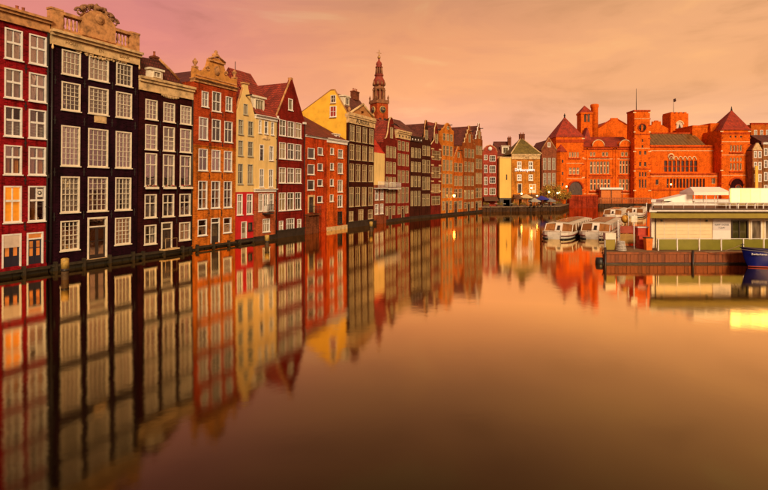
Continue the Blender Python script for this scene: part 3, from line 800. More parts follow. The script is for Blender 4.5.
anchors(rt, [(fc.u(x), fc.uz(x, y)[1]) for x in (208.5, 221.2) for y in (115, 145.5, 176, 213)])

# 5 - narrow cream gable over a scarlet ground floor
fc = canal(235, 253.2, 'narrow cream plastered gabled house above a scarlet ground floor', .03)
rt = fc.root; CRE = plain('cream_plaster', (.76, .54, .21), .85, .16, .9, bump=.15, streak=.4); SCA = plain('scarlet_plaster', (.52, .012, .016), .6, .2, 1.2)
c2 = [(237, 242), (246.8, 252)]; ops = []
fr = dict(frame=plain('grey_green_paint', (.42, .40, .30), .6), fw=.07, bw=.04, pane=MID)
gw(fc, 244, c2, [(120.5, 135), (141, 156)], ops, cols=2, rows=[], rail=.6, **fr)
gw(fc, 244, c2, [(164, 184)], ops, cols=2, rows=[], rail=.62, **fr)
gw(fc, 244, [(236.5, 242), (246.2, 252)], [(194, 214.5)], ops, cols=2, rows=[], rail=.65, frame=WHITE, fw=.1, bw=.06, pane=MID)
gd(fc, 244, 241, 246.5, 221.5, 238.5, ops, leaf=plain('grey_door', (.4, .36, .3)), frame=WHITE, pane=MID, leaves=1, fw=.08)
gw(fc, 244, [(248, 252)], [(223, 231)], ops, cols=1, rows=1, frame=IRON, fw=.07, pane=DARK)
ze = fc.uz(244, 116)[1]; zs = fc.uz(244, 192)[1]
wall('ground_wall', rt, fc.W, -1.6, zs, ops, 11, SCA); wall('wall', rt, fc.W, zs, ze, ops, 11, CRE)
ap = fc.uz(243.6, 84)[1]; W = fc.W
a, b = fc.u(242), fc.u(246.3); zw0, zw1 = fc.uz(244, 114.5)[1], fc.uz(244, 104)[1]
m = MB(); m.prism([(0, ze), (W, ze), (W, ze + .25), (W * .62, ap - .5), (W * .62, ap), (W * .38, ap), (W * .38, ap - .5), (0, ze + .25)], 0, .35, holes=[(a + .03, b - .03, zw0 + .03, zw1 - .03)]); m.build('gable', CRE, rt)
window(rt, a, b, zw0, zw1, 2, 1, frame=fr['frame'], fw=.06, bw=.04, pane=MID)
m = MB(); m.tube([(-.05, .15, ze + .25), (W * .36, .15, ap - .45)], .12); m.build('coping', STONE, rt)
m = MB(); m.tube([(W * 1.0, .15, ze + .25), (W * .64, .15, ap - .45)], .12); m.build('coping', STONE, rt)
m = MB(); m.box(W * .34, W * .66, -.08, .4, ap - .02, ap + .16); m.build('gable_cap', STONE, rt)
ridge_front(rt, [(0, ze + .1), (W / 2, ap - .5), (W, ze + .1)], .33, 11, tiles('roof_red', (.34, .040, .018)))
m = MB(); m.box(W / 2 - .05, W / 2 + .05, -.8, .1, ap - 1.3, ap - 1.15); m.build('hoist_beam', DARKWOOD, rt)
plinth(rt, W, .45, .12)

# 6 - cream house with the big red roof
fc = canal(253.6, 275.5, 'cream plastered house with big red tiled roof and boxy dormer', .05)
rt = fc.root; ops = []; W = fc.W
fr = dict(frame=WHITE, fw=.065, bw=.04, pane=MID)
gw(fc, 264, [(257.3, 260), (263, 266.7), (269.6, 272.5)], [(121, 134)], ops, cols=1, rows=[], rail=.55, **fr)
gd(fc, 264, 258.5, 262.8, 145, 161, ops, leaf=DARKWOOD, frame=WHITE, pane=DARK, leaves=1, fan=.4, fw=.08)
gw(fc, 264, [(268, 272.3)], [(145.5, 160)], ops, cols=2, rows=[], rail=.6, **fr)
gw(fc, 264, [(258.6, 263), (268, 272.3)], [(169, 187)], ops, cols=2, rows=[], rail=.62, **fr)
gw(fc, 264, [(258, 262.3), (268.6, 273)], [(193.5, 211)], ops, cols=2, rows=[], rail=.62, **fr)
gd(fc, 264, 263, 267.8, 193.5, 212.5, ops, leaf=WHITE, frame=WHITE, pane=MID, leaves=2, fw=.07)
gw(fc, 264, [(262.5, 269.5)], [(219, 232)], ops, cols=3, rows=[], rail=.65, **fr)
ze = fc.uz(264, 119.5)[1]; zs = fc.uz(264, 191.5)[1]
wall('ground_wall', rt, W, -1.6, zs, ops, 11, brick('rust_plaster', (.36, .085, .03), grime=.4)); wall('wall', rt, W, zs, ze, ops, 11, CRE)
cornice(rt, W, zs - .05, zs + .3, WHITE, .22, 'string_course', depth=.2); cornice(rt, W, ze - .05, ze + .35, WHITE, .35)
m = MB(); a, z = fc.uz(265, 138); m.blob((a, -.02, z), .35, .08, .3); m.blob((a - .4, -.02, z - .1), .3, .06, .15); m.blob((a + .4, -.02, z - .1), .3, .06, .15); m.build('carved_emblem', CREAMSTONE, rt)
m = MB(); a, b = fc.u(262), fc.u(268.5); z = fc.zc(213, fc.u(264)); m.box(a, b, -.7, 0, z - .12, z)
for i in range(9):
    x = a + .04 + (b - a - .08) * i / 8; m.tube([(x, -.66, z), (x, -.66, z + .95)], .018, 5)
m.tube([(a, -.66, z + .95), (b, -.66, z + .95)], .03, 5); m.build('balcony', IRON, rt)
zr = fc.uz(270, 87)[1] + 2.0
rf = ridge_side(rt, W, 8.0, ze + .3, zr, MATS['roof_red'], yr=4.0)
a, b = fc.u(253.5) , fc.u(266.5); z0, z1 = fc.uz(260, 112)[1], fc.uz(260, 97)[1]
m = MB(); m.box(a, b, .5, 3.5, z0 - .4, z1 - .1); m.box(a - .15, b + .15, .3, 3.6, z1 - .1, z1 + .1); m.build('dormer', CREAMY, rt)
window(rt, a + .5, b - .3, z0 + .1, z1 - .25, [.33, .66], 1, y=.4, frame=CREAMY, pane=PALE, fw=.08)
m = MB(); m.tube([(W * .3, 4, zr - .1), (W * .3, 4, zr + .9)], .04); m.build('vent_pipe', IRON, rt)
plinth(rt, W, .5, .12); drainpipe(rt, W - .06, .5, ze)

# 7 - dark red house with the steep pointed gable
fc = canal(276, 304, 'dark red house with steep pointed gable edged in stone', .04)
rt = fc.root; ops = []; W = fc.W; DRD = brick('oxblood_brick', (.17, .012, .007), var=.25, grime=.4)
c3 = [(278.6, 285.3), (287, 293.6), (294.8, 300.7)]
fr = dict(frame=WHITE, fw=.07, bw=.04, pane=PALE)
gw(fc, 290, c3, [(121.5, 137), (143.5, 159.5)], ops, cols=2, rows=[], rail=.6, **fr)
gw(fc, 290, c3, [(168, 183)], ops, cols=2, rows=[], rail=.66, **fr)
gw(fc, 290, c3, [(192.5, 210)], ops, cols=2, rows=[], rail=.66, **fr)
gw(fc, 290, [(278.8, 283), (297, 301)], [(220, 231.5)], ops, cols=2, rows=[], rail=.6, **fr)
gw(fc, 290, [(286, 294)], [(218.5, 231.5)], ops, cols=4, rows=[], rail=.6, **fr)
ze = fc.uz(290, 119)[1]; ap = fc.uz(289.3, 79.5)[1]
wall('wall', rt, W, -1.6, ze, ops, 12, DRD)
a, b, zw0, zw1 = fc.u(287.5), fc.u(292), fc.uz(290, 110.5)[1], fc.uz(290, 99)[1]
m = MB(); m.prism([(0, ze), (W, ze), (W / 2 + .2, ap), (W / 2 - .2, ap)], 0, .35, holes=[(a + .03, b - .03, zw0 + .03, zw1 - .03)]); m.build('gable', DRD, rt)
window(rt, a, b, zw0, zw1, 1, 1, frame=WHITE, fw=.1, pane=PALE)
m = MB(); m.tube([(-.12, .12, ze - .1), (W / 2 - .12, .12, ap + .05)], .15, 4); m.build('coping', STONE, rt)
m = MB(); m.tube([(W + .1, .12, ze - .1), (W / 2 + .12, .12, ap + .05)], .1, 4); m.build('coping', STONE, rt)
m = MB(); m.box(W / 2 - .22, W / 2 + .22, -.05, .4, ap, ap + .25); m.build('gable_cap', STONE, rt)
m = MB(); m.box(-.12, .12, -.2, .3, ze - .3, ze + .02); m.build('kneeler', WHITE, rt)
m = MB(); m.box(W - .45, W + .02, -.25, .3, ze - .35, ze - .1); m.build('kneeler', WHITE, rt)
ridge_front(rt, [(0, ze), (W / 2, ap - .3), (W, ze)], .3, 12, MATS['roof_red'])
m = MB(); m.box(0, W, -.04, .05, fc.uz(290, 163)[1], fc.uz(290, 162)[1]); m.box(0, W, -.04, .05, fc.uz(290, 214)[1], fc.uz(290, 213)[1]); m.build('string_course', DRD, rt)
plinth(rt, W, .9, .14); drainpipe(rt, W - .1, .9, ze)

# 8 - low orange warehouse with the hipped roof
fc = canal(304.5, 346, 'low orange brick warehouse with dark red hipped roof and small windows', .02)
rt = fc.root; ops = []; W = fc.W
OR8 = brick('tangerine_brick', (.52, .085, .010), var=.35, grime=.55, mortar=1.4); OR9 = brick('vermilion_brick', (.40, .045, .008), var=.35, grime=.55, mortar=1.4)
fr = dict(frame=WHITE, fw=.07, bw=.04)
gw(fc, 310, [(307, 313.8)], [(148, 158.5), (164.5, 174.5), (180, 190)], ops, cols=1, rows=1, pane=DARK, **fr)
gw(fc, 319, [(317, 322)], [(147.5, 155), (163.5, 170.5), (179.5, 186), (196, 202.5)], ops, cols=1, rows=1, pane=DARK, **fr)
gw(fc, 331, [(329.5, 333)], [(148, 154.5), (163, 170), (179, 186), (194.5, 201.5)], ops, cols=1, rows=1, pane=MID, **fr)
gw(fc, 339, [(337.3, 342)], [(149.5, 158), (163, 173.5), (180, 192), (195, 207)], ops, cols=2, rows=[.6], pane=MID, **fr)
gw(fc, 339, [(337.3, 342)], [(211.5, 224)], ops, cols=2, rows=[.5], pane=DARK, frame=IRON, fw=.08, bw=.05)
gd(fc, 311, 307.5, 314.5, 195, 213, ops, leaf=DARKWOOD, frame=CREAMSTONE, pane=DARK, leaves=1, fw=.25)
ze = fc.uz(325, 139.5)[1]; us = fc.u(326.5)
wall('wall', rt, us, -1.6, ze, ops, 10, OR9)
wall('side_wall', rt, W, -1.6, ze - .1, ops, 10, OR8, u0=us)
cornice(rt, W + .05, ze - .35, ze + .25, WHITE, .3, u0=us - .1); cornice(rt, us - .12, ze - .05, ze + .22, WHITE, .25, 'gutter')
ridge_side(rt, W, 10, ze + .2, fc.uz(315, 118)[1] + 1.0, tiles('roof_dark_red', (.20, .024, .012)), yr=5, hipl=.5, hipr=3.6, over=.3)
a, b = fc.u(305), fc.u(316.5); z = fc.zc(213.5, fc.u(311))
m = MB(); m.box(a, b, -.7, 0, z - .2, z); m.box(a + .1, b - .1, -.45, 0, -1.6, z - .2)
m.build('landing', brick('landing_brick', (.15, .045, .018), grime=.6), rt)
m = MB()
for i in range(12):
    x = a + .05 + (b - a - .1) * i / 11; m.tube([(x, -.66, z), (x, -.66, z + .95)], .02, 5)
m.tube([(a, -.66, z + .95), (b, -.66, z + .95)], .035, 5); m.build('railing', IRON, rt)
m = MB(); m.box(us, W, -.25, .1, -1.6, fc.uz(336, 226)[1]); m.build('plinth', CREAMSTONE, rt)
a = fc.u(340); zd = fc.uz(340, 134)[1]
m = MB(); m.box(a - .6, a + .6, .6, 2.4, ze + .2, zd - .1); m.box(a - .7, a + .7, .45, 2.5, zd - .1, zd + .05); m.build('dormer', CREAMY, rt)
window(rt, a - .45, a + .45, ze + .5, zd - .2, 1, 1, y=.5, pane=MID, frame=WHITE, fw=.08, sill=False)

# 9 - tall dark house: yellow side gable, pediment with name
fc = canal(346.5, 373, 'tall dark brown house with cream pediment and bright yellow side gable', .05)
rt = fc.root; ops = []; W = fc.W; BRN = brick('umber_brick', (.042, .007, .0035), var=.35, grime=.4, mortar=1.6)
c4 = [(348.8, 353), (355, 359.4), (361.5, 365.8), (368, 372.2)]
fr = dict(frame=FARF, fw=.08, bw=.05, pane=PALE)
gw(fc, 360, c4, [(127, 142.5), (145.5, 160.5)], ops, cols=2, rows=[], rail=.6, **fr)
gw(fc, 360, c4, [(164.5, 181.5)], ops, cols=2, rows=[], rail=.66, **fr)
gw(fc, 360, c4, [(187, 206)], ops, cols=2, rows=[], rail=.68, **fr)
gw(fc, 360, [c4[0], c4[3]], [(210.5, 220)], ops, cols=2, rows=[], rail=.6, **fr)
gw(fc, 360, [(358.2, 363)], [(209.5, 222.5)], ops, cols=2, rows=[], rail=.7, **fr)
zt = fc.uz(360, 125)[1]; zk = fc.uz(360, 117)[1]; ap = fc.uz(361, 105)[1]
wall('wall', rt, W, -1.6, zt, ops, 13, BRN)
cornice(rt, W, zt - .1, zk, CREAMSTONE, .35)
text('name_lettering', 'AURORA', .95, plain('lettering_black', (.03, .02, .015), .7), rt, (W * .5, -.15, zt + (zk - zt) * .30), width=W * .5, depth=.01)
m = MB(); m.prism([(W * .1, zk), (W * .95, zk), (W * .95, zk + .25), (W * .52, ap), (W * .1, zk + .25)], -.05, .5, holes=[(W * .46, W * .58, zk + .45, zk + .9)]); m.build('pediment', plain('ochre_plaster', (.45, .20, .06), .8, .25), rt)
m = MB(); m.tube([(W * .06, -.1, zk + .2), (W * .52, -.1, ap + .1)], .2, 4); m.tube([(W * .98, -.1, zk + .2), (W * .52, -.1, ap + .1)], .2, 4); m.box(0, W, -.3, .3, zk - .02, zk + .22); m.build('pediment_moulding', CREAMSTONE, rt)
for x in (.4, W - .3):
    m = MB(); m.lathe(x, .1, [(.2, zk + .2), (.12, zk + .35), (.3, zk + .7), (.15, zk + .95), (.0, zk + 1.1)], 8); m.build('urn', STONE, rt)
YEL = plain('yellow_plaster', (.86, .50, .045), .8, .14, .8, bump=.1)
Dp = 13.0
# the side gable: its outline carried along the house's own depth
zg = fc.uz(346.5, 112)[1]; zapx = None
def sidez(v, py):
    p = fc.p0 + fc.n * v; return zpix(py, p.y), CX + p.x / p.y * F
v = .0; vap = None
for i in range(200):
    vv = i * .08; zz_, xx_ = sidez(vv, 91)
    if xx_ <= 331: vap = vv; zapx = zz_; break
vap = vap or 6.0; zapx = zapx or zg + 4
Dp = max(vap * 2, 11)
m = MB()
side = [(0.3, -1.0), (0.3, zk + .2), (vap - .3, zapx), (vap + .3, zapx), (Dp, zk - 1.0), (Dp, -1.0)]
n = len(side); vsx = [(-.012, a, b) for a, b in side] + [(.28, a, b) for a, b in side]
m.add(vsx, [tuple(range(n)), tuple(range(2 * n - 1, n - 1, -1))] + [(i, n + i, n + (i + 1) % n, (i + 1) % n) for i in range(n)])
m.build('side_gable', YEL, rt)
m = MB(); m.tube([(.1, .2, zk + .1), (.1, vap - .3, zapx + .1), (.1, vap + .3, zapx + .1), (.1, Dp, zk - 1)], .14, 4); m.build('coping', plain('ochre_coping', (.4, .2, .06)), rt)
for py, w_, h_, sh_ in ((99.5, .9, 1.15, False), (112, 1.1, 1.6, True)):
    zz_, xx_ = sidez(vap - .2, py)
    o = window(rt, -w_ / 2, w_ / 2, -h_ / 2, h_ / 2, 2, [.5], frame=WHITE if sh_ else CREAMY, pane=DARK if not sh_ else plain('shutter_red', (.35, .03, .02)), fw=.1)
    o.location = (-.125, vap - .2, zz_ - h_ / 2); o.rotation_euler = (0, 0, R(-90))
m = MB(); m.add([(.2, 0.2, zk + .1), (W, .2, zk + .1), (W, vap, zapx - .2), (.2, vap, zapx - .2), (W, Dp, zk - 1), (.2, Dp, zk - 1)], [(0, 1, 2, 3), (3, 2, 4, 5)]); m.add([(W - .02, .2, zk - .5), (W - .02, Dp, zk - 1), (W - .02, vap, zapx - .25)], [(0, 1, 2)])
m.build('roof', tiles('roof_umber', (.16, .035, .022)), rt)
a = fc.u(350); m = MB(); m.box(a - .2, a + 1.4, 1.2, 4, zk + 1.2, zk + 2.7); m.box(a - .35, a + 1.55, 1.0, 4, zk + 2.7, zk + 2.9); m.build('dormer', CREAMY, rt)
window(rt, a, a + 1.2, zk + 1.5, zk + 2.6, 2, 1, y=1.1, pane=MID, frame=CREAMY, fw=.1, sill=False)
chimney(rt, W * .8, vap, zapx - .4, zapx + 1.0, 1.6, .7, pots=3)
plinth(rt, W, .9, .15); drainpipe(rt, .1, .9, zt)

# 10 - low gap building, cream blank wall under a red roof
fc = canal(373.3, 384, 'narrow building with blank cream upper wall below a steep bright red roof', .02)
rt = fc.root; ops = []; W = fc.W
gw(fc, 378, [(374.6, 378), (379.8, 383)], [(189, 200), (204, 214)], ops, cols=2, rows=[], rail=.6, frame=WHITE, fw=.1, pane=MID)
zs = fc.uz(378, 185)[1]; ze = fc.uz(378, 153)[1]
wall('ground_wall', rt, W, -1.6, zs, ops, 9, brick('gap_brick', (.26, .07, .03))); wall('wall', rt, W, zs, ze, [], 9, CRE)
REDP = plain('bright_red_roof', (.46, .030, .012), .7, .25, 1)
m = MB(); m.add([(0, .0, ze), (W, .0, ze), (W, 4.5, fc.uz(378, 123)[1] + 1), (0, 4.5, fc.uz(378, 123)[1] + 1), (W, 9, ze), (0, 9, ze)], [(0, 1, 2, 3), (3, 2, 4, 5), (1, 4, 2), (0, 3, 5)]); m.build('roof', REDP, rt)
chimney(rt, W * .3, .6, ze, fc.uz(375, 147)[1] + .4, 1.1, .7, mat=REDP, pots=0)
m = MB(); a = fc.zc(188, W / 2)
m.box(0, W, -.8, 0, a - .1, a)
for i in range(12):
    x = .05 + (W - .1) * i / 11; m.tube([(x, -.76, a), (x, -.76, a + 1)], .03, 5)
m.tube([(0, -.76, a + 1), (W, -.76, a + 1)], .04, 5); m.build('balcony', WHITE, rt)
m = MB(); m.box(W * .2, W * .95, -.5, 0, -1.5, 1.3); m.build('water_stair', brick('stair_brick', (.20, .05, .02), grime=.6), rt)
plinth(rt, W, .6, .15)

# roof clutter, timber fenders and rings along the near fronts
def aerial(root, x, y, z):
    m = MB(); m.tube([(x, y, z - .5), (x, y, z + 1.5)], .025, 5)
    for k in range(4): m.tube([(x - .35 + .05 * k, y - .3 + .2 * k, z + 1.3), (x + .35 - .05 * k, y - .3 + .2 * k, z + 1.3)], .012, 4)
    m.tube([(x, y - .3, z + 1.3), (x, y + .35, z + 1.3)], .015, 4); m.build('aerial', IRON, root)
near = [o for o in COL.objects if o.name.startswith('canal_house')][:5]
for o, W_, zz_ in zip(near, (6.3, 7.5, 5.2, 5.6, 2.7), (.42, .46, .4, .36, .3)):
    m = MB(); x = .2
    m.box(.1, W_ - .1, -.42, -.27, zz_ - .16, zz_ + .02); m.build('fender_beam', plain('slimy_timber', (.030, .022, .012), .6, .5, 3, bump=.5), o)
    while x < W_:
        m = MB(); m.box(x, x + .18, -.47, -.2, -1.5, zz_ + .2); m.build('fender_pile', MATS['slimy_timber'], o); x += 2.1
aerial(near[2], 2.2, 4, 15.6)

# 11..19 - the houses further along
def far_house(xl, xr, ytop, label, mat, cols, rows, gable, frame=FARF, pane=PALE, apex=None, roof=None, yroof=None, trim=CREAMSTONE, push=.03, D=10, ground=None, cor=4.0, rail=.62):
    fc = canal(xl, xr, label, push); rt = fc.root; W = fc.W; mx = (xl + xr) / 2; ops = []
    span = xr - xl; m_ = span * .09
    cw = (span - m_ * (cols + 1)) / cols
    cs = [(xl + m_ + i * (cw + m_), xl + m_ + i * (cw + m_) + cw) for i in range(cols)]
    for yt, yb in rows:
        gw(fc, mx, cs, [(yt, yb)], ops, cols=2 if cols < 4 else 1, rows=[], rail=rail, frame=frame, fw=.075, bw=.05, pane=pane, sill=False)
    zt = fc.uz(mx, ytop)[1]
    last = rows[-1][1]
    uA = fc.u(mx)
    dz1, dz0 = fc.zc(last + 3.0, uA), .45
    if dz1 - dz0 > 1.4:
        if cols >= 3:
            a, b = fc.u(cs[1][0]), fc.u(cs[1][1]); ops.append((a, b, dz0, dz1)); door(rt, a, b, dz0, dz1, leaf=DARKWOOD, frame=frame, pane=DARK, leaves=1, fan=.3, fw=.1)
            for q in (0, 2):
                a, b = fc.u(cs[q][0]), fc.u(cs[q][1]); ops.append((a, b, dz0 + .7, dz1)); window(rt, a, b, dz0 + .7, dz1, 2, [], rail=.6, frame=frame, fw=.1, pane=MID, sill=False)
        else:
            a, b = fc.u(cs[0][0]), fc.u(cs[0][1]); ops.append((a, b, dz0, dz1)); door(rt, a, b, dz0, dz1, leaf=DARKWOOD, frame=frame, pane=DARK, leaves=1, fan=.3, fw=.1)
            a, b = fc.u(cs[-1][0]), fc.u(cs[-1][1]); ops.append((a, b, dz0 + .7, dz1)); window(rt, a, b, dz0 + .7, dz1, 2, [], rail=.6, frame=frame, fw=.1, pane=MID, sill=False)
    wall('wall', rt, W, -1.6, zt, ops, D, mat)
    roof = roof or MATS['roof_umber']
    if gable == 'flat':
        ck = fc.uz(mx, ytop - cor)[1]
        cornice(rt, W, zt - .05, ck, trim, .4)
        for i in range(max(3, cols + 1)):
            x = W * (i + .5) / max(3, cols + 1)
            mm = MB(); mm.lathe(0, 0, [(.2, 0), (.2, .04)], 10); o = mm.build('cornice_rosette', IRON if trim is not IRON else WHITE, rt, (x, -.16, zt + (ck - zt) * .3)); o.rotation_euler = (R(90), 0, 0)
        ridge_side(rt, W, D, ck - .1, fc.uz(mx, yroof)[1] + 1.2 if yroof else ck + 1.5, roof, gable_mat=mat)
    else:
        ap = fc.uz(mx, apex)[1]; c = W / 2; h = ap - zt
        if gable == 'bell':
            pr = [(0, zt), (W, zt), (W, zt + h * .12), (W * .88, zt + h * .18), (W * .78, zt + h * .4), (W * .72, zt + h * .7), (W * .68, zt + h * .82), (W * .58, zt + h * .97), (c, ap), (W * .42, zt + h * .97), (W * .32, zt + h * .82), (W * .28, zt + h * .7), (W * .22, zt + h * .4), (W * .12, zt + h * .18), (0, zt + h * .12)]
        elif gable == 'neck':
            pr = [(0, zt), (W, zt), (W, zt + h * .1), (W * .7, zt + h * .3), (W * .66, zt + h * .75), (c + .25, zt + h * .9), (c + .2, ap), (c - .2, ap), (c - .25, zt + h * .9), (W * .34, zt + h * .75), (W * .3, zt + h * .3), (0, zt + h * .1)]
        elif gable == 'step':
            pr = [(0, zt), (W, zt)]; k = 4
            for i in range(k): x = W - (c - .35) * i / k; pr += [(x, zt + h * (i + .6) / (k + .6)), (W - (c - .35) * (i + 1) / k, zt + h * (i + .6) / (k + .6))]
            pr += [(c + .35, ap), (c - .35, ap)]
            for i in reversed(range(k)): pr += [((c - .35) * (i + 1) / k, zt + h * (i + .6) / (k + .6)), ((c - .35) * i / k, zt + h * (i + .6) / (k + .6))]
        else:
            pr = [(0, zt), (W, zt), (c + .25, ap), (c - .25, ap)]
        ww = min(.55, W * .16); z0 = zt + h * .18; z1 = min(zt + h * .18 + 1.9, zt + h * .62)
        mm = MB(); mm.prism(pr, 0, .35, holes=[(c - ww + .03, c + ww - .03, z0 + .03, z1 - .03)]); mm.build('gable', mat, rt)
        window(rt, c - ww, c + ww, z0, z1, 2, [.5], frame=frame, fw=.1, pane=pane, sill=False)
        mm = MB(); 
        edge = pr[2:] if gable != 'point' else [pr[1], pr[2], pr[3], pr[0]]
        mm.tube([(x, .12, z + .03) for x, z in edge], .13, 5); mm.build('coping', trim, rt)
        ridge_front(rt, [(0, zt), (c, max(zt + 1, ap - h * .12)), (W, zt)], .33, D, roof)
        mm = MB(); mm.box(c - .06, c + .06, -1.0, .1, zt + h * .7, zt + h * .7 + .16); mm.build('hoist_beam', DARKWOOD, rt)
    plinth(rt, W, .5, .14)
    return fc
DR2 = brick('wine_brick', (.14, .014, .008), var=.3, grime=.4); DR3 = brick('sepia_brick', (.040, .009, .005), var=.3, grime=.4, mortar=1.6)
RD4 = brick('cherry_brick', (.20, .017, .010), var=.25, grime=.4); OG1 = brick('amber_brick', (.50, .15, .018), var=.25, grime=.4); OG2 = brick('copper_brick', (.44, .10, .012), var=.25, grime=.4)
BR5 = brick('chestnut_brick', (.25, .065, .014), var=.25, grime=.4)
fc = far_house(384.2, 396, 143, 'dark red house with cream-edged bell gable and white balcony', DR2, 3, [(146.5, 158), (162, 174), (177, 187), (190, 203)], 'bell', apex=117.5, roof=MATS['roof_red'])
m = MB(); z = fc.zc(188.5, fc.W / 2); m.box(0, fc.W, -.9, 0, z - .12, z)
for i in range(14):
    x = .05 + (fc.W - .1) * i / 13; m.tube([(x, -.86, z), (x, -.86, z + 1)], .03, 5)
m.tube([(0, -.86, z + 1), (fc.W, -.86, z + 1)], .045, 5); m.build('balcony', WHITE, fc.root)
fc = far_house(396.2, 409.3, 139, 'cherry red house under a cream cornice with round dark vents', RD4, 3, [(141.5, 151), (154, 166), (170.5, 183), (187, 203)], 'flat', cor=8.0, roof=MATS['roof_red'], yroof=124)
fc = far_house(409.5, 421, 141.5, 'sepia house with dark cornice dotted with white rosettes', DR3, 3, [(148, 158), (162, 172), (176, 187), (191, 206)], 'flat', cor=5.0, trim=plain('dark_cornice', (.05, .022, .016)), roof=MATS['roof_umber'], yroof=124)
for o in fc.root.children:
    if o.name.startswith('cornice_rosette'): o.data.materials[0] = WHITE
fc = far_house(421.2, 430.2, 144, 'slim sepia house with tall dark neck gable', DR3, 2, [(146, 156), (160, 173), (177, 190), (194, 206)], 'neck', apex=120.5, trim=STONE)
fc = far_house(430.4, 440.7, 148, 'wine red house laced with white stone bands and neck gable', DR2, 1, [(151, 160), (167, 178), (184, 193), (196, 205)], 'neck', apex=122.5)
for py in (150, 158, 166, 174, 182, 192):
    z = fc.zc(py, fc.W / 2); m = MB(); m.box(.02, fc.W * .26, -.05, .02, z, z + .28); m.box(fc.W * .74, fc.W - .02, -.05, .02, z, z + .28); m.build('stone_band', CREAMSTONE, fc.root)
fc = far_house(441, 452.8, 131, 'tall amber brick house with scrolled ochre top and even window rows', OG1, 3, [(134, 141), (146, 156), (160, 171), (174, 184), (188, 198)], 'bell', apex=123.5, trim=OCH)
fc = far_house(453, 462.8, 160, 'copper brick house dominated by a large red roof with dormer', OG2, 2, [(163, 172), (176, 186), (189, 198)], 'point', apex=147, roof=MATS['roof_red'], trim=STONE)
m = MB(); W = fc.W; za = fc.zc(160, W / 2); zr = fc.uz(458, 126)[1] + 1.0
m.add([(-.8, 2.2, za), (W + 4.0, 2.2, za), (W + 4.0, 6, zr), (-.8, 6, zr), (W + 4.0, 9.8, za), (-.8, 9.8, za)], [(0, 1, 2, 3), (3, 2, 4, 5), (1, 4, 2), (0, 3, 5)]); m.build('main_roof', MATS['roof_red'], fc.root)
fc = far_house(463, 474.5, 146, 'chestnut brick house with crow-stepped gable and pale window frames', BR5, 3, [(149, 158), (162, 172), (176, 186), (190, 199)], 'step', apex=126, roof=MATS['roof_umber'])
fc = far_house(474.8, 482, 142, 'last house of the row, brown brick with white-edged stepped gable', BR5, 2, [(146, 155), (159, 169), (173, 184), (188, 198)], 'step', apex=123.5, trim=WHITE)
# ------------------------------------------------------------ church tower behind the row
CY = 225.0
c0 = at_depth(379, CY)
ct = empty('church_tower', (c0.x, c0.y, LZ), R(33))
tag(ct, 'slender church tower with red tiered spire, clock and gilded finial above the rooftops', 'tower')
zp = lambda py: zpix(py, CY) - LZ
px = CY / F
TOB = brick('tower_brick', (.34, .060, .016), var=.25, grime=.45); TRD = plain('spire_red', (.24, .035, .018), .7, .4, .6); TST = plain('tower_stone', (.25, .105, .045), .8, .4, .8)
r = 6.6 * px
m = MB(); m.box(-r, r, -r, r, 0, zp(104)); m.build('shaft', TOB, ct)
m = MB(); m.box(-r * 1.12, r * 1.12, -r * 1.12, r * 1.12, zp(104), zp(101.5)); m.box(-r * 1.05, r * 1.05, -r * 1.05, r * 1.05, zp(101.5), zp(100.5)); m.build('cornice', TST, ct)
for sx in (-1, 1):
    for sy in (-1, 1):
        m = MB(); m.lathe(sx * r, sy * r, [(.4, zp(101)), (.25, zp(99.8)), (.5, zp(98.5)), (.1, zp(96)), (.0, zp(95))], 8); m.build('pinnacle', TST, ct)
for rz in (0, R(90), R(180), R(270)):
    m = MB(); m.lathe(0, 0, [(3.6 * px, 0), (3.6 * px, .25)], 24); m.lathe(0, 0, [(3.0 * px, .26), (3.0 * px, .3)], 24, 1)
    m.box(-.12, .12, -.2, 2.4 * px, .31, .36, 2); m.box(-.1, 1.6 * px, -.12, .12, .37, .42, 2)
    o = m.build('clock_face', [plain('clock_gold', (.55, .36, .10), .4, .1), plain('clock_dark', (.05, .04, .04)), MATS['clock_gold']], ct)
    o.rotation_euler = (R(90), 0, rz); v = Matrix.Rotation(rz, 3, 'Z') @ Vector((0, -r, 0)); o.location = (v.x, v.y, zp(110.5))
    for i in (-1, 1):
        m = MB(); m.box(i * r * .45 - .7, i * r * .45 + .7, -.1, .05, zp(127), zp(119)); o = m.build('louvre', DARKWOOD, ct); o.rotation_euler = (0, 0, rz); o.location = (v.x, v.y, 0)
# open octagon with columns
ro = 5.2 * px
m = MB(); m.lathe(0, 0, [(ro * .62, zp(101)), (ro * .62, zp(88.5))], 8, smooth=False, rot=R(22.5)); m.build('lantern_core', TRD, ct)
for k in range(8):
    a = R(22.5 + 45 * k)
    m = MB(); m.lathe(ro * math.cos(a), ro * math.sin(a), [(.85, zp(101)), (.6, zp(100)), (.52, zp(91)), (.8, zp(90))], 8); m.build('column', TST, ct)
m = MB(); m.lathe(0, 0, [(ro * 1.0, zp(90.2)), (ro * 1.2, zp(89.4)), (ro * 1.2, zp(88.2)), (ro * 1.0, zp(87.5)), (ro * .95, zp(86))], 8, smooth=False, rot=R(22.5)); m.build('entablature', TST, ct)
m = MB(); m.lathe(0, 0, [(ro * .95, zp(86.2)), (ro * 1.12, zp(83.5)), (ro * 1.1, zp(81)), (ro * .8, zp(78)), (ro * .7, zp(76.5)), (ro * .88, zp(76)), (ro * .88, zp(75)), (ro * .66, zp(74.2))], 16); m.build('bulb_dome', TRD, ct)
for k in range(8):
    a = R(45 * k)
    m = MB(); m.lathe(ro * 1.06 * math.cos(a), ro * 1.06 * math.sin(a), [(.5, zp(86)), (.6, zp(84)), (.25, zp(82)), (.0, zp(80.5))], 6); m.build('finial_urn', TST, ct)
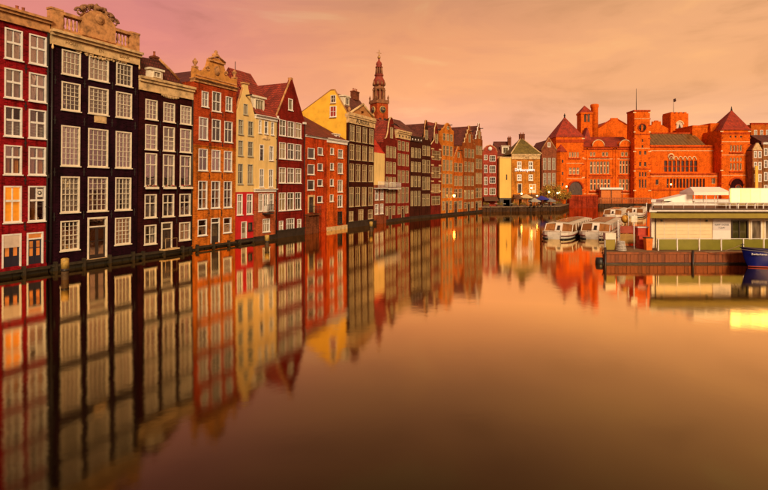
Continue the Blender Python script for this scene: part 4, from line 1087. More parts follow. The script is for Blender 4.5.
m = MB(); m.lathe(0, 0, [(ro * .40, zp(74.5)), (ro * .36, zp(67.5))], 8, smooth=False, rot=R(22.5)); m.build('upper_core', TRD, ct)
for k in range(8):
    a = R(22.5 + 45 * k); m = MB(); m.tube([(ro * .62 * math.cos(a), ro * .62 * math.sin(a), zp(74.4)), (ro * .5 * math.cos(a), ro * .5 * math.sin(a), zp(67.4))], .34, 6); m.build('column', TST, ct)
m = MB(); m.lathe(0, 0, [(ro * .7, zp(67.8)), (ro * .7, zp(67)), (ro * .5, zp(66)), (ro * .6, zp(64.5)), (ro * .5, zp(62.8)), (ro * .2, zp(61)), (ro * .1, zp(58))], 12); m.build('upper_dome', TRD, ct)
m = MB(); m.tube([(0, 0, zp(58.5)), (0, 0, zp(50))], [.28, .1], 6); m.blob((0, 0, zp(57.5)), .7, .7, .8); m.box(-1.2, 1.2, -.08, .08, zp(53.4), zp(53)); m.build('spire_finial', plain('gilt', (.45, .27, .08), .35, .1, metal=.6), ct)

# ------------------------------------------------------------ houses at the head of the basin
def front(name, xl, xr, Y, label, cat='house', grp=None, z=LZ):
    fc = Facade(name, at_depth(xl, Y), at_depth(xr, Y), z); tag(fc.root, label, cat, grp); return fc
GH = 'houses at the head of the basin'
fc = front('gable_house', 482.6, 497.5, 129, 'red brick house with rounded gable behind the quay terrace', grp=GH); rt = fc.root; W = fc.W; ops = []
gw(fc, 490, [(484, 487.5)], [(155, 160), (165, 173), (177, 185), (188, 195)], ops, cols=2, rows=[], rail=.6, fw=.12, pane=PALE, sill=False)
gw(fc, 490, [(489.5, 495.5)], [(155.5, 161.5), (165.5, 173), (177, 183.5), (188, 195)], ops, cols=3, rows=[.5], fw=.12, pane=PALE, sill=False)
ze = fc.uz(490, 152.5)[1]; ap = fc.uz(490, 145)[1]
RB = brick('rose_brick', (.30, .05, .03), grime=.4)
wall('wall', rt, W, -.2, ze, ops, 9, RB)
m = MB(); m.prism([(0, ze), (W, ze), (W * .9, ze + 1), (W * .72, ap - .3), (W * .5, ap), (W * .28, ap - .3), (W * .1, ze + 1)], 0, .4); m.build('gable', RB, rt)
m = MB(); m.tube([(W, .1, ze), (W * .9, .1, ze + 1), (W * .72, .1, ap - .3), (W * .5, .1, ap), (W * .28, .1, ap - .3), (W * .1, .1, ze + 1), (0, .1, ze)], .14, 5); m.build('coping', STONE, rt)
m = MB(); m.lathe(0, 0, [(.5, 0), (.5, .1)], 14); o = m.build('oculus', WHITE, rt, (W * .5, -.02, (ze + ap) / 2)); o.rotation_euler = (R(90), 0, 0)
ridge_front(rt, [(0, ze), (W / 2, ap - .5), (W, ze)], .4, 9, MATS['roof_red'])
def awning(rt, a, b, z, mat, out=1.8, drop=.8):
    m = MB(); m.add([(a, 0, z), (b, 0, z), (b, -out, z - drop), (a, -out, z - drop), (a, -out, z - drop - .3), (b, -out, z - drop - .3), (a, 0, z - .08), (b, 0, z - .08), (a, -out, z - drop - .08), (b, -out, z - drop - .08)],
                   [(0, 3, 2, 1), (3, 4, 5, 2), (6, 7, 9, 8), (0, 6, 8, 3), (1, 2, 9, 7)]); return m.build('awning', mat, rt)
AWN = plain('brown_awning', (.12, .05, .025), .8, .2)
awning(rt, .1, W - .1, fc.uz(490, 196.5)[1], AWN)

fc = front('blank_house', 499.5, 511.3, 127.5, 'tall blank cream plaster wall between red house and café', grp=GH); rt = fc.root; W = fc.W
zt = fc.uz(505, 158)[1]; zg = fc.uz(505, 198)[1]
ops = [(fc.u(506), fc.u(507.2), fc.uz(506, 180)[1], fc.uz(506, 174.5)[1])]
wall('wall', rt, W, zg, zt, ops, 8, plain('lamplit_plaster', (.80, .52, .13), .85, .1, .6, streak=.4), top=True, shrink=0)  # golden lamplight is put into the yellow of this plaster
m = MB(); m.box(ops[0][0] - .02, ops[0][1] + .02, .15, .2, ops[0][2], ops[0][3]); m.build('pane', DARK, rt)
wall('ground_wall', rt, W, -.2, zg - .01, [(1.0, W - .4, 0, zg - .4)], 7.9, DARKWOOD, shrink=0)
m = MB(); m.box(-.05, W + .05, -.1, .5, zt, zt + .3); m.build('coping', CREAMSTONE, rt)
fc = front('dormer_house', 497, 514, 137, 'brown-roofed house with small yellow dormer above the blank wall', grp=GH); rt = fc.root; W = fc.W
ze = fc.uz(505, 156)[1]
wall('wall', rt, W, -.2, ze, [], 9, brick('buff_brick', (.34, .17, .08), grime=.4)); ridge_side(rt, W, 9, ze, fc.uz(505, 143)[1] + .8, MATS['roof_umber'])
a = fc.u(506); m = MB(); m.box(a - 1, a + 1, .6, 3, ze + .3, ze + 2.6); m.box(a - 1.2, a + 1.2, .4, 3.2, ze + 2.6, ze + 2.8); m.build('dormer', CREAMY, rt)
window(rt, a - .7, a + .7, ze + .7, ze + 2.4, 2, 1, y=.5, frame=WHITE, fw=.1, pane=PALE, sill=False)
chimney(rt, fc.u(512), 3, ze + 2, ze + 5.2, .9, .7)

fc = front('cafe', 511.7, 540, 128, 'brown brick café with white script sign, cream frieze and pointed roof', 'café', GH); rt = fc.root; W = fc.W; ops = []
CAF = brick('lamplit_cafe_brick', (.46, .17, .022), grime=.4)  # brick colour turned golden to carry the café's lamplight
gw(fc, 525, [(517, 521.5), (528.5, 533)], [(161.5, 170), (174.5, 180.5)], ops, cols=2, rows=[], rail=.5, fw=.22, bw=.12, pane=MID, sill=True)
gd(fc, 525, 517.5, 522, 183.5, 193, ops, leaf=DARKWOOD, frame=CREAMY, pane=DARK, leaves=1, fw=.14)
gd(fc, 525, 529, 536, 184, 193, ops, leaf=CREAMY, frame=CREAMY, pane=LIT, leaves=2, fw=.14)
zt = fc.uz(525, 159)[1]; zk = fc.uz(525, 154)[1]; zs = fc.uz(525, 194)[1]
for a, b in ((513.5, 519.5), (521, 530), (531.5, 538.5)):
    ops.append((fc.u(a), fc.u(b), .1, zs - .6))
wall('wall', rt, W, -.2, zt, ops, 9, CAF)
for a, b in ((513.5, 519.5), (521, 530), (531.5, 538.5)):
    window(rt, fc.u(a), fc.u(b), .1, zs - .6, 3, [], rail=.7, frame=DARKWOOD, fw=.1, pane=LITDIM, sill=False)
cornice(rt, W, zt - .05, zk, CREAMSTONE, .35)
m = MB(); m.lathe(0, 0, [(.3, 0), (.3, .05)], 10)
text('frieze_lettering', 'CAFE', .7, MATS['faded_lettering'], rt, (W * .5, -.16, zt + .35))
za = fc.uz(525, 136)[1]
m = MB(); b_ = zk; m.add([(-.3, -.3, b_), (W + .3, -.3, b_), (W + .3, 9.3, b_), (-.3, 9.3, b_), (W * .5, 4.5, za)], [(0, 1, 4), (1, 2, 4), (2, 3, 4), (3, 0, 4), (0, 3, 2, 1)]); m.build('roof', tiles('roof_olive', (.22, .16, .03)), rt)
m = MB(); m.tube([(-.3, -.3, b_ + .03), (W * .5, 4.5, za)], .16, 5); m.tube([(W + .3, -.3, b_ + .03), (W * .5, 4.5, za)], .16, 5); m.build('hip_ridge', CREAMSTONE, rt)
chimney(rt, W * .53, 4.5, za - 1, fc.uz(526, 133.5)[1] + .3, 1.3, .9)
SGN = plain('sign_white', (.85, .84, .82), .5, .03, emit=(.9, .95, 1.0), estr=.6)
text('sign_lettering', 'De Beurspoort', 1.05, SGN, rt, (fc.u(524.5), -.25, fc.uz(524, 170)[1]), width=fc.u(534) - fc.u(514.5), depth=.06)
awning(rt, .3, W - .3, fc.uz(525, 194.5)[1], AWN, 2.2, .7)

fc = front('gable_house', 541.5, 556.5, 140, 'red pointed-gable house with tall grey windows beside the exchange', grp=GH); rt = fc.root; W = fc.W; ops = []
gw(fc, 549, [(543, 546.3), (547.7, 551), (552.2, 555.3)], [(158, 170), (173, 186)], ops, cols=2, rows=[.5], rail=.7, frame=plain('grey_stone', (.42, .36, .28)), fw=.2, bw=.1, pane=MID, sill=False)
ze = fc.uz(549, 150)[1]; ap = fc.uz(548.7, 138.3)[1]
wall('wall', rt, W, -.2, ze, ops, 12, brick('brick_red_a', (.22, .065, .03), grime=.45))
m = MB(); m.prism([(0, ze), (W, ze), (W / 2 + .3, ap), (W / 2 - .3, ap)], 0, .4, holes=[(W * .42, W * .58, ze + .8, ze + 2)]); m.build('gable', MATS['brick_red_a'], rt)
window(rt, W * .4, W * .6, ze + .75, ze + 2.05, 2, 1, frame=WHITE, fw=.14, pane=PALE, sill=False)
m = MB(); m.tube([(-.1, .1, ze - .1), (W / 2, .1, ap + .1), (W + .1, .1, ze - .1)], .2, 5); m.build('coping', STONE, rt)
ridge_front(rt, [(0, ze), (W / 2, ap - .3), (W, ze)], .4, 12, MATS['roof_dark_red'])

# ------------------------------------------------------------ the old brick exchange
BZ = 150.0
fc = front('exchange_building', 556, 750, BZ, 'huge orange-red brick exchange with corner towers, clock tower and glazed hall roof', 'building'); rt = fc.root
EX = brick('exchange_brick', (.68, .122, .008), var=.35, grime=.34, mortar=1.15, streak=.5); EXR = tiles('exchange_roof', (.46, .038, .008)); EXD = brick('exchange_trim', (.42, .055, .012), var=.2)
XST = plain('exchange_stone', (.74, .54, .29), .8, .25); XGL = plain('glazed_roof', (.17, .085, .025), .3, .35, 1.2, spec=.6)
def U(x, v=0.0): return fc.u(x, v)
def Z(y, v=0.0, x=650): return fc.uz(x, y, v)[1]
def xwin(xl, xr, yt, yb, v, ops, cols=2, rows=(), rail=None, pane=DARK, frame=XST, fw=.19, bw=.16, n=1, gap=.5):
    s = (xr - xl + gap) / n
    for i in range(n):
        a, b = U(xl + s * i, v), U(xl + s * (i + 1) - gap, v); ops.append((a, b, Z(yb, v), Z(yt, v)))
        window(rt, a, b, Z(yb, v), Z(yt, v), cols, list(rows), rail=rail, frame=frame, fw=fw, bw=bw, pane=pane, y=v + .22, sill=False)
def xsill(xl, xr, y, v, h=.35, mat=None, p=.18, name='sill_band'):
    m = MB(); m.box(U(xl, v), U(xr, v), v - p, v + .05, Z(y, v) - h, Z(y, v)); m.build(name, mat or EXD, rt)
def arch(xc, ybot, ytop, hw, v, ring=EXD, fill=DARK, th=.3):
    uc, z0, z1 = U(xc, v), Z(ybot, v), Z(ytop, v); w = U(xc + hw, v) - uc; zs = max(z0, z1 - w)
    pts = [(uc - w, z0), (uc + w, z0)] + [(uc + w * math.cos(math.pi * i / 12), zs + (z1 - zs) * math.sin(math.pi * i / 12)) for i in range(13)]
    m = MB(); m.prism(pts, v - .04, v + .1); m.build('arch_fill', fill, rt)  # flat fill on the wall; dark ones paint the shade of a recess
    m = MB(); m.tube([(uc + (w + th * .4) * math.cos(math.pi * i / 12), v - .1, zs + (z1 - zs + th * .4) * math.sin(math.pi * i / 12)) for i in range(13)], th, 6); m.build('arch_ring', ring, rt)
def pyramid(poly, z0, apex, over=.3, name='tower_roof', mat=None):
    cx = sum(p[0] for p in poly) / len(poly); cy = sum(p[1] for p in poly) / len(poly); n = len(poly)
    m = MB(); vs = []
    for x, y in poly:
        d = Vector((x - cx, y - cy)).normalized() * over; vs.append((x + d.x, y + d.y, z0))
    m.add(vs + [apex], [(i, (i + 1) % n, n) for i in range(n)] + [tuple(range(n - 1, -1, -1))]); return m.build(name, mat or EXR, rt)
# left tower
v = -1.5; ops = []
xwin(569, 579, 152, 157.5, v, ops, cols=1, n=4, gap=.4, pane=PALE)
xwin(569, 579.5, 167.5, 174.5, v, ops, cols=1, rail=.6, n=3, gap=.6, pane=MID)
arch(575.5, 195.5, 181.5, 6.8, v)
wt = U(583.5, v); z1 = Z(137, v)
wall('tower_wall', rt, wt, -.2, z1, ops, 7, EX, y=v, u0=U(556, v), reveal=.45)
xsill(568, 580.5, 158, v); xsill(568, 580.5, 175, v); xsill(556.3, 583.2, 139.5, v, .9, p=.15, name='cornice_band')
pyramid([(U(556, v), v), (wt, v), (wt, 7), (U(556, v), 7)], z1, ((U(556, v) + wt) / 2, 2.75, Z(117, 2.75)))
m = MB(); m.tube([((U(556, v) + wt) / 2, 2.75, Z(118, 2.75)), ((U(556, v) + wt) / 2, 2.75, Z(113.5, 2.75))], [.25, .08], 6); m.blob(((U(556, v) + wt) / 2, 2.75, Z(115.5, 2.75)), .3, .3, .35); m.build('finial', IRON, rt)
uc = U(561.6, v - 1.2)
m = MB(); m.lathe(uc, v - .6, [(1.55, -.2), (1.55, Z(152, v))], 8, smooth=False, rot=R(22.5)); m.build('stair_turret', EX, rt)
m = MB(); m.lathe(uc, v - .6, [(1.8, Z(152.3, v)), (1.7, Z(151.6, v)), (.05, Z(144.5, v))], 8, smooth=False, rot=R(22.5)); m.build('turret_roof', EXR, rt)
for y in (160, 172, 183):
    m = MB(); m.box(uc - .2, uc + .2, v - .6 - 1.5, v - 1.9, Z(y + 3, v), Z(y, v)); m.build('slit_window', DARK, rt)
# tall twin stack behind
v = 8; 
m = MB(); m.box(U(581, v), U(592.5, v), v, v + 3.4, Z(150, v), Z(113, v)); m.box(U(580.4, v), U(593, v), v - .2, v + 3.6, Z(114, v), Z(112.5, v)); m.build('belfry', EX, rt)
pyramid([(U(581, v), v), (U(592.5, v), v), (U(592.5, v), v + 3.4), (U(581, v), v + 3.4)], Z(112.5, v), (U(586.5, v), v + 1.7, Z(105.5, v + 1.7)), .2, 'belfry_roof')
for x in (585.2, 588.6): arch(x, 122, 113.8, 1.1, v, th=.12)
m = MB(); m.lathe(U(595.3, 9), 9.6, [(1.05, Z(150, 9)), (1.05, Z(108, 9)), (1.25, Z(107, 9)), (1.25, Z(104.6, 9)), (.95, Z(104, 9))], 12); m.build('round_stack', EX, rt)
m = MB(); m.prism([(U(583.5, 5), Z(140, 5)), (U(591.5, 5), Z(140, 5)), (U(587.5, 5), Z(127.5, 5))], 5, 7.5); m.build('dormer_gable', EXR, rt)
# middle wing
v = 0; ops = []
xwin(590, 595.5, 152, 156.5, v, ops, cols=1, n=2, gap=.6, pane=PALE); xwin(602, 608.5, 152, 156.5, v, ops, cols=1, n=2, gap=.6, pane=PALE); xwin(621, 628, 152, 156.5, v, ops, cols=1, n=2, gap=.6, pane=PALE)
xwin(590, 609.5, 161.5, 174, v, ops, cols=1, rail=.68, n=6, gap=.5, pane=MID); xwin(619.5, 631.5, 160.5, 174, v, ops, cols=1, rail=.68, n=4, gap=.5, pane=DARK)
xwin(590, 610.5, 179, 190.5, v, ops, cols=1, rail=.6, n=6, gap=.5, pane=DARK); xwin(619, 632, 179, 190.5, v, ops, cols=1, rail=.6, n=4, gap=.5, pane=PALE)
a, b = U(583.4), U(634.6); ze = Z(147)
wall('wing_wall', rt, b, -.2, ze, ops, 30, EX, u0=a, reveal=.45)
for x0, x1, y in ((589, 610.5, 174.8), (618.5, 632.5, 174.8), (589, 611, 191), (618, 633, 191), (589, 609.5, 157.2), (620, 629, 157.2)): xsill(x0, x1, y, 0, p=.3)
xsill(583.6, 634.3, 148, 0, .5, p=.2, name='cornice_band'); xsill(583.6, 634.3, 177.2, 0, .3, p=.08, name='string_course')
for x in (587, 613.5, 616):
    m = MB(); m.box(U(x) - .25, U(x) + .25, -.2, .1, 0, ze - .4); m.build('pilaster', EX, rt)
m = MB(); zr = Z(137, 7); m.add([(a, -.4, ze), (b, -.4, ze), (b, 7, zr), (a, 7, zr), (b, 14, ze), (a, 14, ze)], [(0, 1, 2, 3), (3, 2, 4, 5), (1, 4, 2), (0, 3, 5)]); m.build('wing_roof', tiles('exchange_roof_dark', (.40, .035, .010)), rt)
for x in (598, 625):
    u_ = U(x); pts = [(u_ - 1.9, ze - .1), (u_ + 1.9, ze - .1)] + [(u_ + 1.7 * math.cos(math.pi * i / 8), ze + .3 + 1.7 * math.sin(math.pi * i / 8)) for i in range(9)]
    m = MB(); m.prism(pts, -.25, 2.5); m.build('round_dormer', EX, rt); m = MB(); m.tube([(u_ + 1.75 * math.cos(math.pi * i / 8), -.25, ze + .3 + 1.75 * math.sin(math.pi * i / 8)) for i in range(9)], .15, 5); m.build('dormer_moulding', XST, rt)
# great hall gable behind
v = 14
P = lambda x, y: (U(x, v), Z(y, v))
m = MB(); m.prism([P(597.5, 145), P(640, 145), P(640, 132), P(634, 129), P(618, 119.8), P(618, 118), P(611, 118), P(611, 119.8), P(597.5, 128.5)], v, v + .6); m.build('hall_gable', EX, rt)
m = MB(); zz0, zz1 = Z(128.6, v), Z(119.6, v); m.add([(U(597.5, v), v + .3, zz0), (U(614.5, v), v + .3, zz1), (U(614.5, v), v + 40, zz1), (U(597.5, v), v + 40, zz0), (U(634, v), v + .3, zz0), (U(634, v), v + 40, zz0)], [(0, 1, 2, 3), (1, 4, 5, 2)]); m.build('hall_roof', EXR, rt)
m = MB(); m.tube([(U(597.5, v), v, Z(128.3, v)), (U(611, v), v, Z(119.6, v))], .2, 4); m.tube([(U(634, v), v, Z(128.8, v)), (U(618, v), v, Z(119.6, v))], .2, 4); m.build('hall_coping', EXD, rt)
# clock tower
v = -2.5; ops = []
a, b = U(634.4, v), U(650, v); zt = Z(110.6, v)
for yt, yb in ((151, 155), (162, 166.5)): xwin(639, 646.5, yt, yb, v, ops, cols=1, n=2, gap=2.6, pane=DARK, fw=.1)
xwin(639, 646.5, 172, 177, v, ops, cols=1, n=3, gap=.8, pane=DARK, fw=.1); xwin(639, 646.5, 179.5, 188, v, ops, cols=1, n=3, gap=.8, pane=DARK, fw=.1)
for yy in (139, 145): xwin(641.6, 643.4, yy, yy + 3, v, ops, cols=1, pane=DARK, fw=.08)
wall('clock_tower_wall', rt, b, -.2, zt, ops, 2.0, EX, y=v, u0=a, top=True, reveal=.45)
m = MB(); m.box(a - .12, b + .12, v - .12, 2.1, zt - .3, zt + .15)
m.build('tower_coping', EXD, rt)
uc = (a + b) / 2; zc_ = Z(127.7, v)
m = MB(); m.lathe(0, 0, [(1.15, 0), (1.15, .12)], 20); o = m.build('clock_disc', DARK, rt, (uc, v + .04, zc_)); o.rotation_euler = (R(90), 0, 0)  # proud dark disc, painted in place of the round opening's shade
m = MB(); m.tube([(uc + 1.15 * math.cos(2 * math.pi * i / 20), v - .08, zc_ + 1.15 * math.sin(2 * math.pi * i / 20)) for i in range(21)], .14, 5); m.build('clock_ring', EXD, rt)
m = MB(); m.box(uc - .35, uc + .15, v - .2, v - .05, zc_ - .9, zc_ + .8); m.build('clock_pier', EX, rt)
m = MB(); m.tube([(U(638, v), v + 1, zt), (U(638, v), v + 1, Z(88, v))], [.12, .05], 6); m.build('flagpole', IRON, rt)
xsill(634.5, 649.9, 168.5, v, .25, p=.08, name='string_course'); xsill(634.5, 649.9, 134, v, .25, p=.08, name='string_course')
# right hall
v = 0; ops = []
a, b = U(650), U(719)
xwin(664, 697.5, 160.5, 172, v, ops, cols=1, rail=.5, n=8, gap=.9, pane=DARK, frame=EXD, fw=.12)
wall('hall_wall', rt, b, -.2, Z(145), ops, 12, EX, u0=a, reveal=.45)
for i in range(6):
    x = 671 + i * 4.6; m = MB(); m.tube([(U(x) + .58 * math.cos(math.pi * k / 8), -.1, Z(160) + 1.0 * math.sin(math.pi * k / 8)) for k in range(9)], .14, 5); m.build('blind_arch', XST, rt)
m = MB(); m.lathe(0, 0, [(.95, 0), (.95, .15)], 16); o = m.build('roundel', XST, rt, (U(671), .02, Z(156.5))); o.rotation_euler = (R(90), 0, 0)
m = MB(); m.lathe(0, 0, [(.6, 0), (.6, .05)], 16); o = m.build('roundel_centre', EXD, rt, (U(671), -.14, Z(156.5))); o.rotation_euler = (R(90), 0, 0)
xsill(650.2, 718.5, 146, 0, .45, p=.25, name='cornice_band')
# glazed roof, pane by pane
n = 16
for i in range(n):
    x0, x1 = U(651.5) + (U(705.5) - U(651.5)) * i / n, U(651.5) + (U(705.5) - U(651.5)) * (i + 1) / n - .09
    m = MB(); m.add([(x0, .2, Z(144.5)), (x1, .2, Z(144.5)), (x1, 6, Z(133.5, 6)), (x0, 6, Z(133.5, 6)), (x0, .2, Z(144.5) - .1), (x1, .2, Z(144.5) - .1), (x1, 6, Z(133.5, 6) - .1), (x0, 6, Z(133.5, 6) - .1)], [(0, 1, 2, 3), (7, 6, 5, 4), (0, 4, 5, 1), (1, 5, 6, 2), (3, 2, 6, 7), (0, 3, 7, 4)]); m.build('roof_pane', XGL, rt)
m = MB(); x0, x1 = U(651), U(706); m.add([(x0, .25, Z(144.5) - .12), (x1, .25, Z(144.5) - .12), (x1, 6, Z(133.5, 6) - .12), (x0, 6, Z(133.5, 6) - .12), (x1, 12, Z(145)), (x0, 12, Z(145))], [(0, 1, 2, 3), (3, 2, 4, 5), (1, 4, 2), (0, 3, 5)]); m.build('roof_frame', LEAD, rt)
m = MB(); m.box(U(651, 6), U(706, 6), 5.8, 6.3, Z(134, 6), Z(132.6, 6)); m.build('ridge_cap', EXD, rt)
# lower range in front
v = -2; ops = []
xwin(666.5, 705, 178.5, 188, v, ops, cols=1, n=12, gap=.9, pane=DARK, frame=EXD, fw=.1)
xwin(655.5, 658.8, 179.5, 185, v, ops, cols=1, pane=DARK, fw=.12); xwin(711.5, 715.5, 178, 184, v, ops, cols=2, pane=DARK, fw=.12)
wall('front_range_wall', rt, U(721, v), -.2, Z(173, v), ops, .05, EX, y=v, u0=U(650.3, v), top=True, reveal=.45)
xsill(650.4, 720.8, 173.4, v, .35, p=.15, name='cornice_band'); xsill(650.4, 720.8, 189.5, v, .25, p=.12, name='string_course')
# gable and second tower behind
v = 16; P = lambda x, y: (U(x, v), Z(y, v))
m = MB(); m.prism([P(649, 145), P(690, 145), P(690, 134), P(674, 131.5), P(661, 124.5), P(661, 121.5), P(658.5, 121.5), P(658.5, 120.5), P(655, 120.5), P(655, 121.5), P(652.5, 121.5), P(652.5, 124.5), P(649, 126.5)], v, v + .7); m.build('hall_gable', EX, rt)
v = 15; a, b = U(670.7, v), U(688.3, v); zt = Z(113.5, v)
m = MB(); m.box(a, b, v, v + 5, Z(150, v), zt)
for i in range(4):
    x = a + (b - a) * (i + .1) / 4; m.box(x, x + (b - a) * .13, v, v + 5, zt, zt + .45)
m.build('second_tower', EX, rt)
arch(679.6, 130.5, 121.5, 3.2, v, ring=XST, fill=plain('clock_pale', (.6, .5, .4)), th=.25)
m = MB(); x = U(679.6, v); m.add([(x - .5, v - .08, Z(129, v)), (x + .5, v - .08, Z(129, v)), (x, v - .08, Z(123.5, v))], [(0, 1, 2)]); m.box(x - .5, x + .5, v - .1, v - .05, Z(129.5, v), Z(128.5, v)); m.build('bell', IRON, rt)
m = MB(); m.tube([(U(677, v), v + 2, zt), (U(677, v), v + 2, Z(98, v))], [.1, .05], 6); m.build('flagpole', IRON, rt)
m = MB(); x = U(677, v); zf = Z(98, v); m.add([(x, v + 2, zf), (x + .5, v + 1.8, zf - .2), (x + .8, v + 2.1, zf + .25), (x + .9, v + 2.0, zf - .7), (x + .45, v + 2.2, zf - 1.0), (x, v + 2, zf - .9)], [(0, 1, 2), (0, 5, 4, 1), (1, 4, 3, 2)]); m.build('flag', plain('dark_flag', (.06, .03, .03)), rt)
# stepped block left of the right tower
v = 5; m = MB(); m.box(U(692.5, v), U(712, v), v, v + 9, Z(150, v), Z(126, v)); m.box(U(692.2, v), U(712.2, v), v - .15, v + 9.1, Z(127, v), Z(125.5, v)); m.build('roof_block', EX, rt)
m = MB(); m.box(U(710.5, v - 1), U(724, v - 1), v - 1, v + 8, Z(150, v - 1), Z(123.2, v - 1)); m.build('roof_block', EX, rt)
# right tower with chamfered corner
v = -3.5; ops = []
xwin(730, 742, 145, 151.5, v, ops, cols=1, n=4, gap=.9, pane=DARK); xwin(730, 742, 157.5, 161.5, v, ops, cols=1, n=4, gap=.9, pane=MID); xwin(730, 742, 163, 170.5, v, ops, cols=1, n=4, gap=.9, pane=DARK)
for x in (729.5, 734.5, 740): xwin(x, x + 2.2, 135.5, 138, v, ops, cols=1, pane=DARK, fw=.08)
a, b = U(721.5, v), U(750, v); zt = Z(130, v)
arch(736.5, 189.5, 178.5, 6.5, v, fill=MAR); arch(738, 190, 185, 2.8, v - .06, th=.12)
wall('right_tower_wall', rt, b, -.2, zt, ops, 5.5, EX, y=v, u0=a, reveal=.45)
cham = U(714.5, 3.5)
m = MB(); m.quad((cham, 3.5, -.2), (a, v, -.2), (a, v, zt), (cham, 3.5, zt)); m.quad((cham, 8, -.2), (cham, 3.5, -.2), (cham, 3.5, zt), (cham, 8, zt)); m.build('chamfer_wall', EX, rt)
for y0_, y1_ in ((144.5, 151.5), (158, 166)):
    mx_, my_ = (cham + a) / 2, (3.5 + v) / 2
    o = window(rt, -.5, .5, Z(y1_), Z(y0_), 1, 1, frame=EXD, fw=.12, pane=DARK, sill=False); o.location = (mx_, my_, Z(y1_)); o.rotation_euler = (0, 0, math.atan2(v - 3.5, a - cham))
pyramid([(cham, 3.5), (a, v), (b, v), (b, 8), (cham, 8)], zt, (U(731.5, 2.5), 2.5, Z(110, 2.5)), .4)
m = MB(); m.tube([(U(731.5, 2.5), 2.5, Z(111, 2.5)), (U(731.5, 2.5), 2.5, Z(106.5, 2.5))], [.3, .08], 6); m.build('finial', IRON, rt)
xsill(729, 743, 152.2, v, p=.25); xsill(729, 743, 171.3, v, p=.25); xsill(721.6, 749.8, 132.5, v, .5, p=.15, name='cornice_band')

for x0, x1, y, vv in ((556.3, 583.2, 163, -1.5), (556.3, 583.2, 178.5, -1.5), (583.8, 634.2, 158.8, 0), (583.8, 634.2, 193.5, 0), (634.6, 649.8, 118.5, -2.5), (634.6, 649.8, 148, -2.5), (650.4, 718, 150.5, 0), (650.5, 720.7, 176, -2), (721.7, 749.7, 141.5, -3.5), (721.7, 749.7, 154.8, -3.5), (721.7, 749.7, 175, -3.5)):
    xsill(x0, x1, y, vv, .14, mat=XST, p=.06, name='stone_band')
for xq, vv, y0_, y1_ in ((583.3, -1.5, 138, 196), (634.6, -2.5, 112, 196), (649.7, -2.5, 112, 196), (721.8, -3.5, 131, 196), (749.6, -3.5, 131, 196)):
    k_ = 0; yy = y0_
    while yy < y1_:
        h_ = 1.0 if k_ % 2 else 1.5
        m = MB(); uq = U(xq, vv); m.box(uq - .28 * h_, uq + .28 * h_, vv - .05, vv + .02, Z(yy + 1.0, vv), Z(yy, vv)); m.build('quoin', EXD if k_ % 3 else XST, rt); yy += 6.5; k_ += 1

# street buildings right of the exchange
GS = 'street buildings right of the exchange'
fc = front('apartment_block', 750.8, 790, 172, 'flat-roofed orange brick block behind the pale street fronts', 'building', GS); rt = fc.root; W = fc.W; ops = []
gw(fc, 770, [(754, 757), (760, 763), (766, 769), (772, 775), (778, 781)], [(130, 136)], ops, cols=2, rows=[], rail=.5, fw=.15, pane=MID, sill=False)
wall('wall', rt, W, -.2, fc.uz(770, 124.5)[1], ops, 14, OG2, top=True); cornice(rt, W, fc.uz(770, 124.5)[1] - .1, fc.uz(770, 123)[1], EXD, .3)
fc = front('street_house', 752.5, 762.5, 144, 'pale gabled street front with amber shop sign beside the exchange', 'house', GS); rt = fc.root; W = fc.W; ops = []
gw(fc, 757, [(753.8, 757), (758.3, 761.5)], [(151, 158), (162, 170), (174, 182)], ops, cols=2, rows=[], rail=.6, frame=WHITE, fw=.2, pane=PALE, sill=False)
ze = fc.uz(757, 150)[1]; wall('wall', rt, W, -.2, ze, ops, 10, brick('dun_brick', (.33, .13, .05)))
m = MB(); m.prism([(0, ze), (W, ze), (W * .6, ze + 2), (W * .4, ze + 2)], 0, .4); m.build('gable', CREAMSTONE, rt); ridge_front(rt, [(0, ze), (W / 2, ze + 1.7), (W, ze)], .4, 10, MATS['roof_umber'])
m = MB(); m.box(W * .05, W * .3, -1.0, -.8, fc.uz(755, 190)[1], fc.uz(755, 166)[1]); m.build('blade_sign', plain('amber_sign', (.5, .25, .03), .5, .2, emit=(1, .42, .03), estr=.5), rt)
fc = front('street_house', 762.8, 776, 144, 'tawny brick street front with broad white window bays by the exchange', 'house', GS); rt = fc.root; W = fc.W; ops = []
gw(fc, 769, [(764, 767.5), (768.7, 771.5), (772.5, 775.5)], [(148, 156), (160, 168), (172, 181), (185, 193)], ops, cols=2, rows=[], rail=.6, frame=WHITE, fw=.2, pane=MID, sill=False)
ze = fc.uz(769, 144)[1]; wall('wall', rt, W, -.2, ze, ops, 10, brick('tawny_brick', (.24, .10, .035))); cornice(rt, W, ze - .1, ze + .5, WHITE, .4); ridge_side(rt, W, 10, ze + .3, ze + 3, MATS['roof_umber'])
fc = front('street_house', 776.3, 800, 144, 'rust brick street front with dark roof past the tawny one', 'house', GS); rt = fc.root; W = fc.W; ops = []
gw(fc, 788, [(778, 783), (785, 790), (792, 797)], [(148, 156), (160, 168), (172, 181)], ops, cols=2, rows=[], rail=.6, frame=WHITE, fw=.2, pane=MID, sill=False)
ze = fc.uz(788, 144)[1]; wall('wall', rt, W, -.2, ze, ops, 10, BR5); cornice(rt, W, ze - .1, ze + .5, WHITE, .4); ridge_side(rt, W, 10, ze + .3, ze + 3, MATS['roof_umber'])
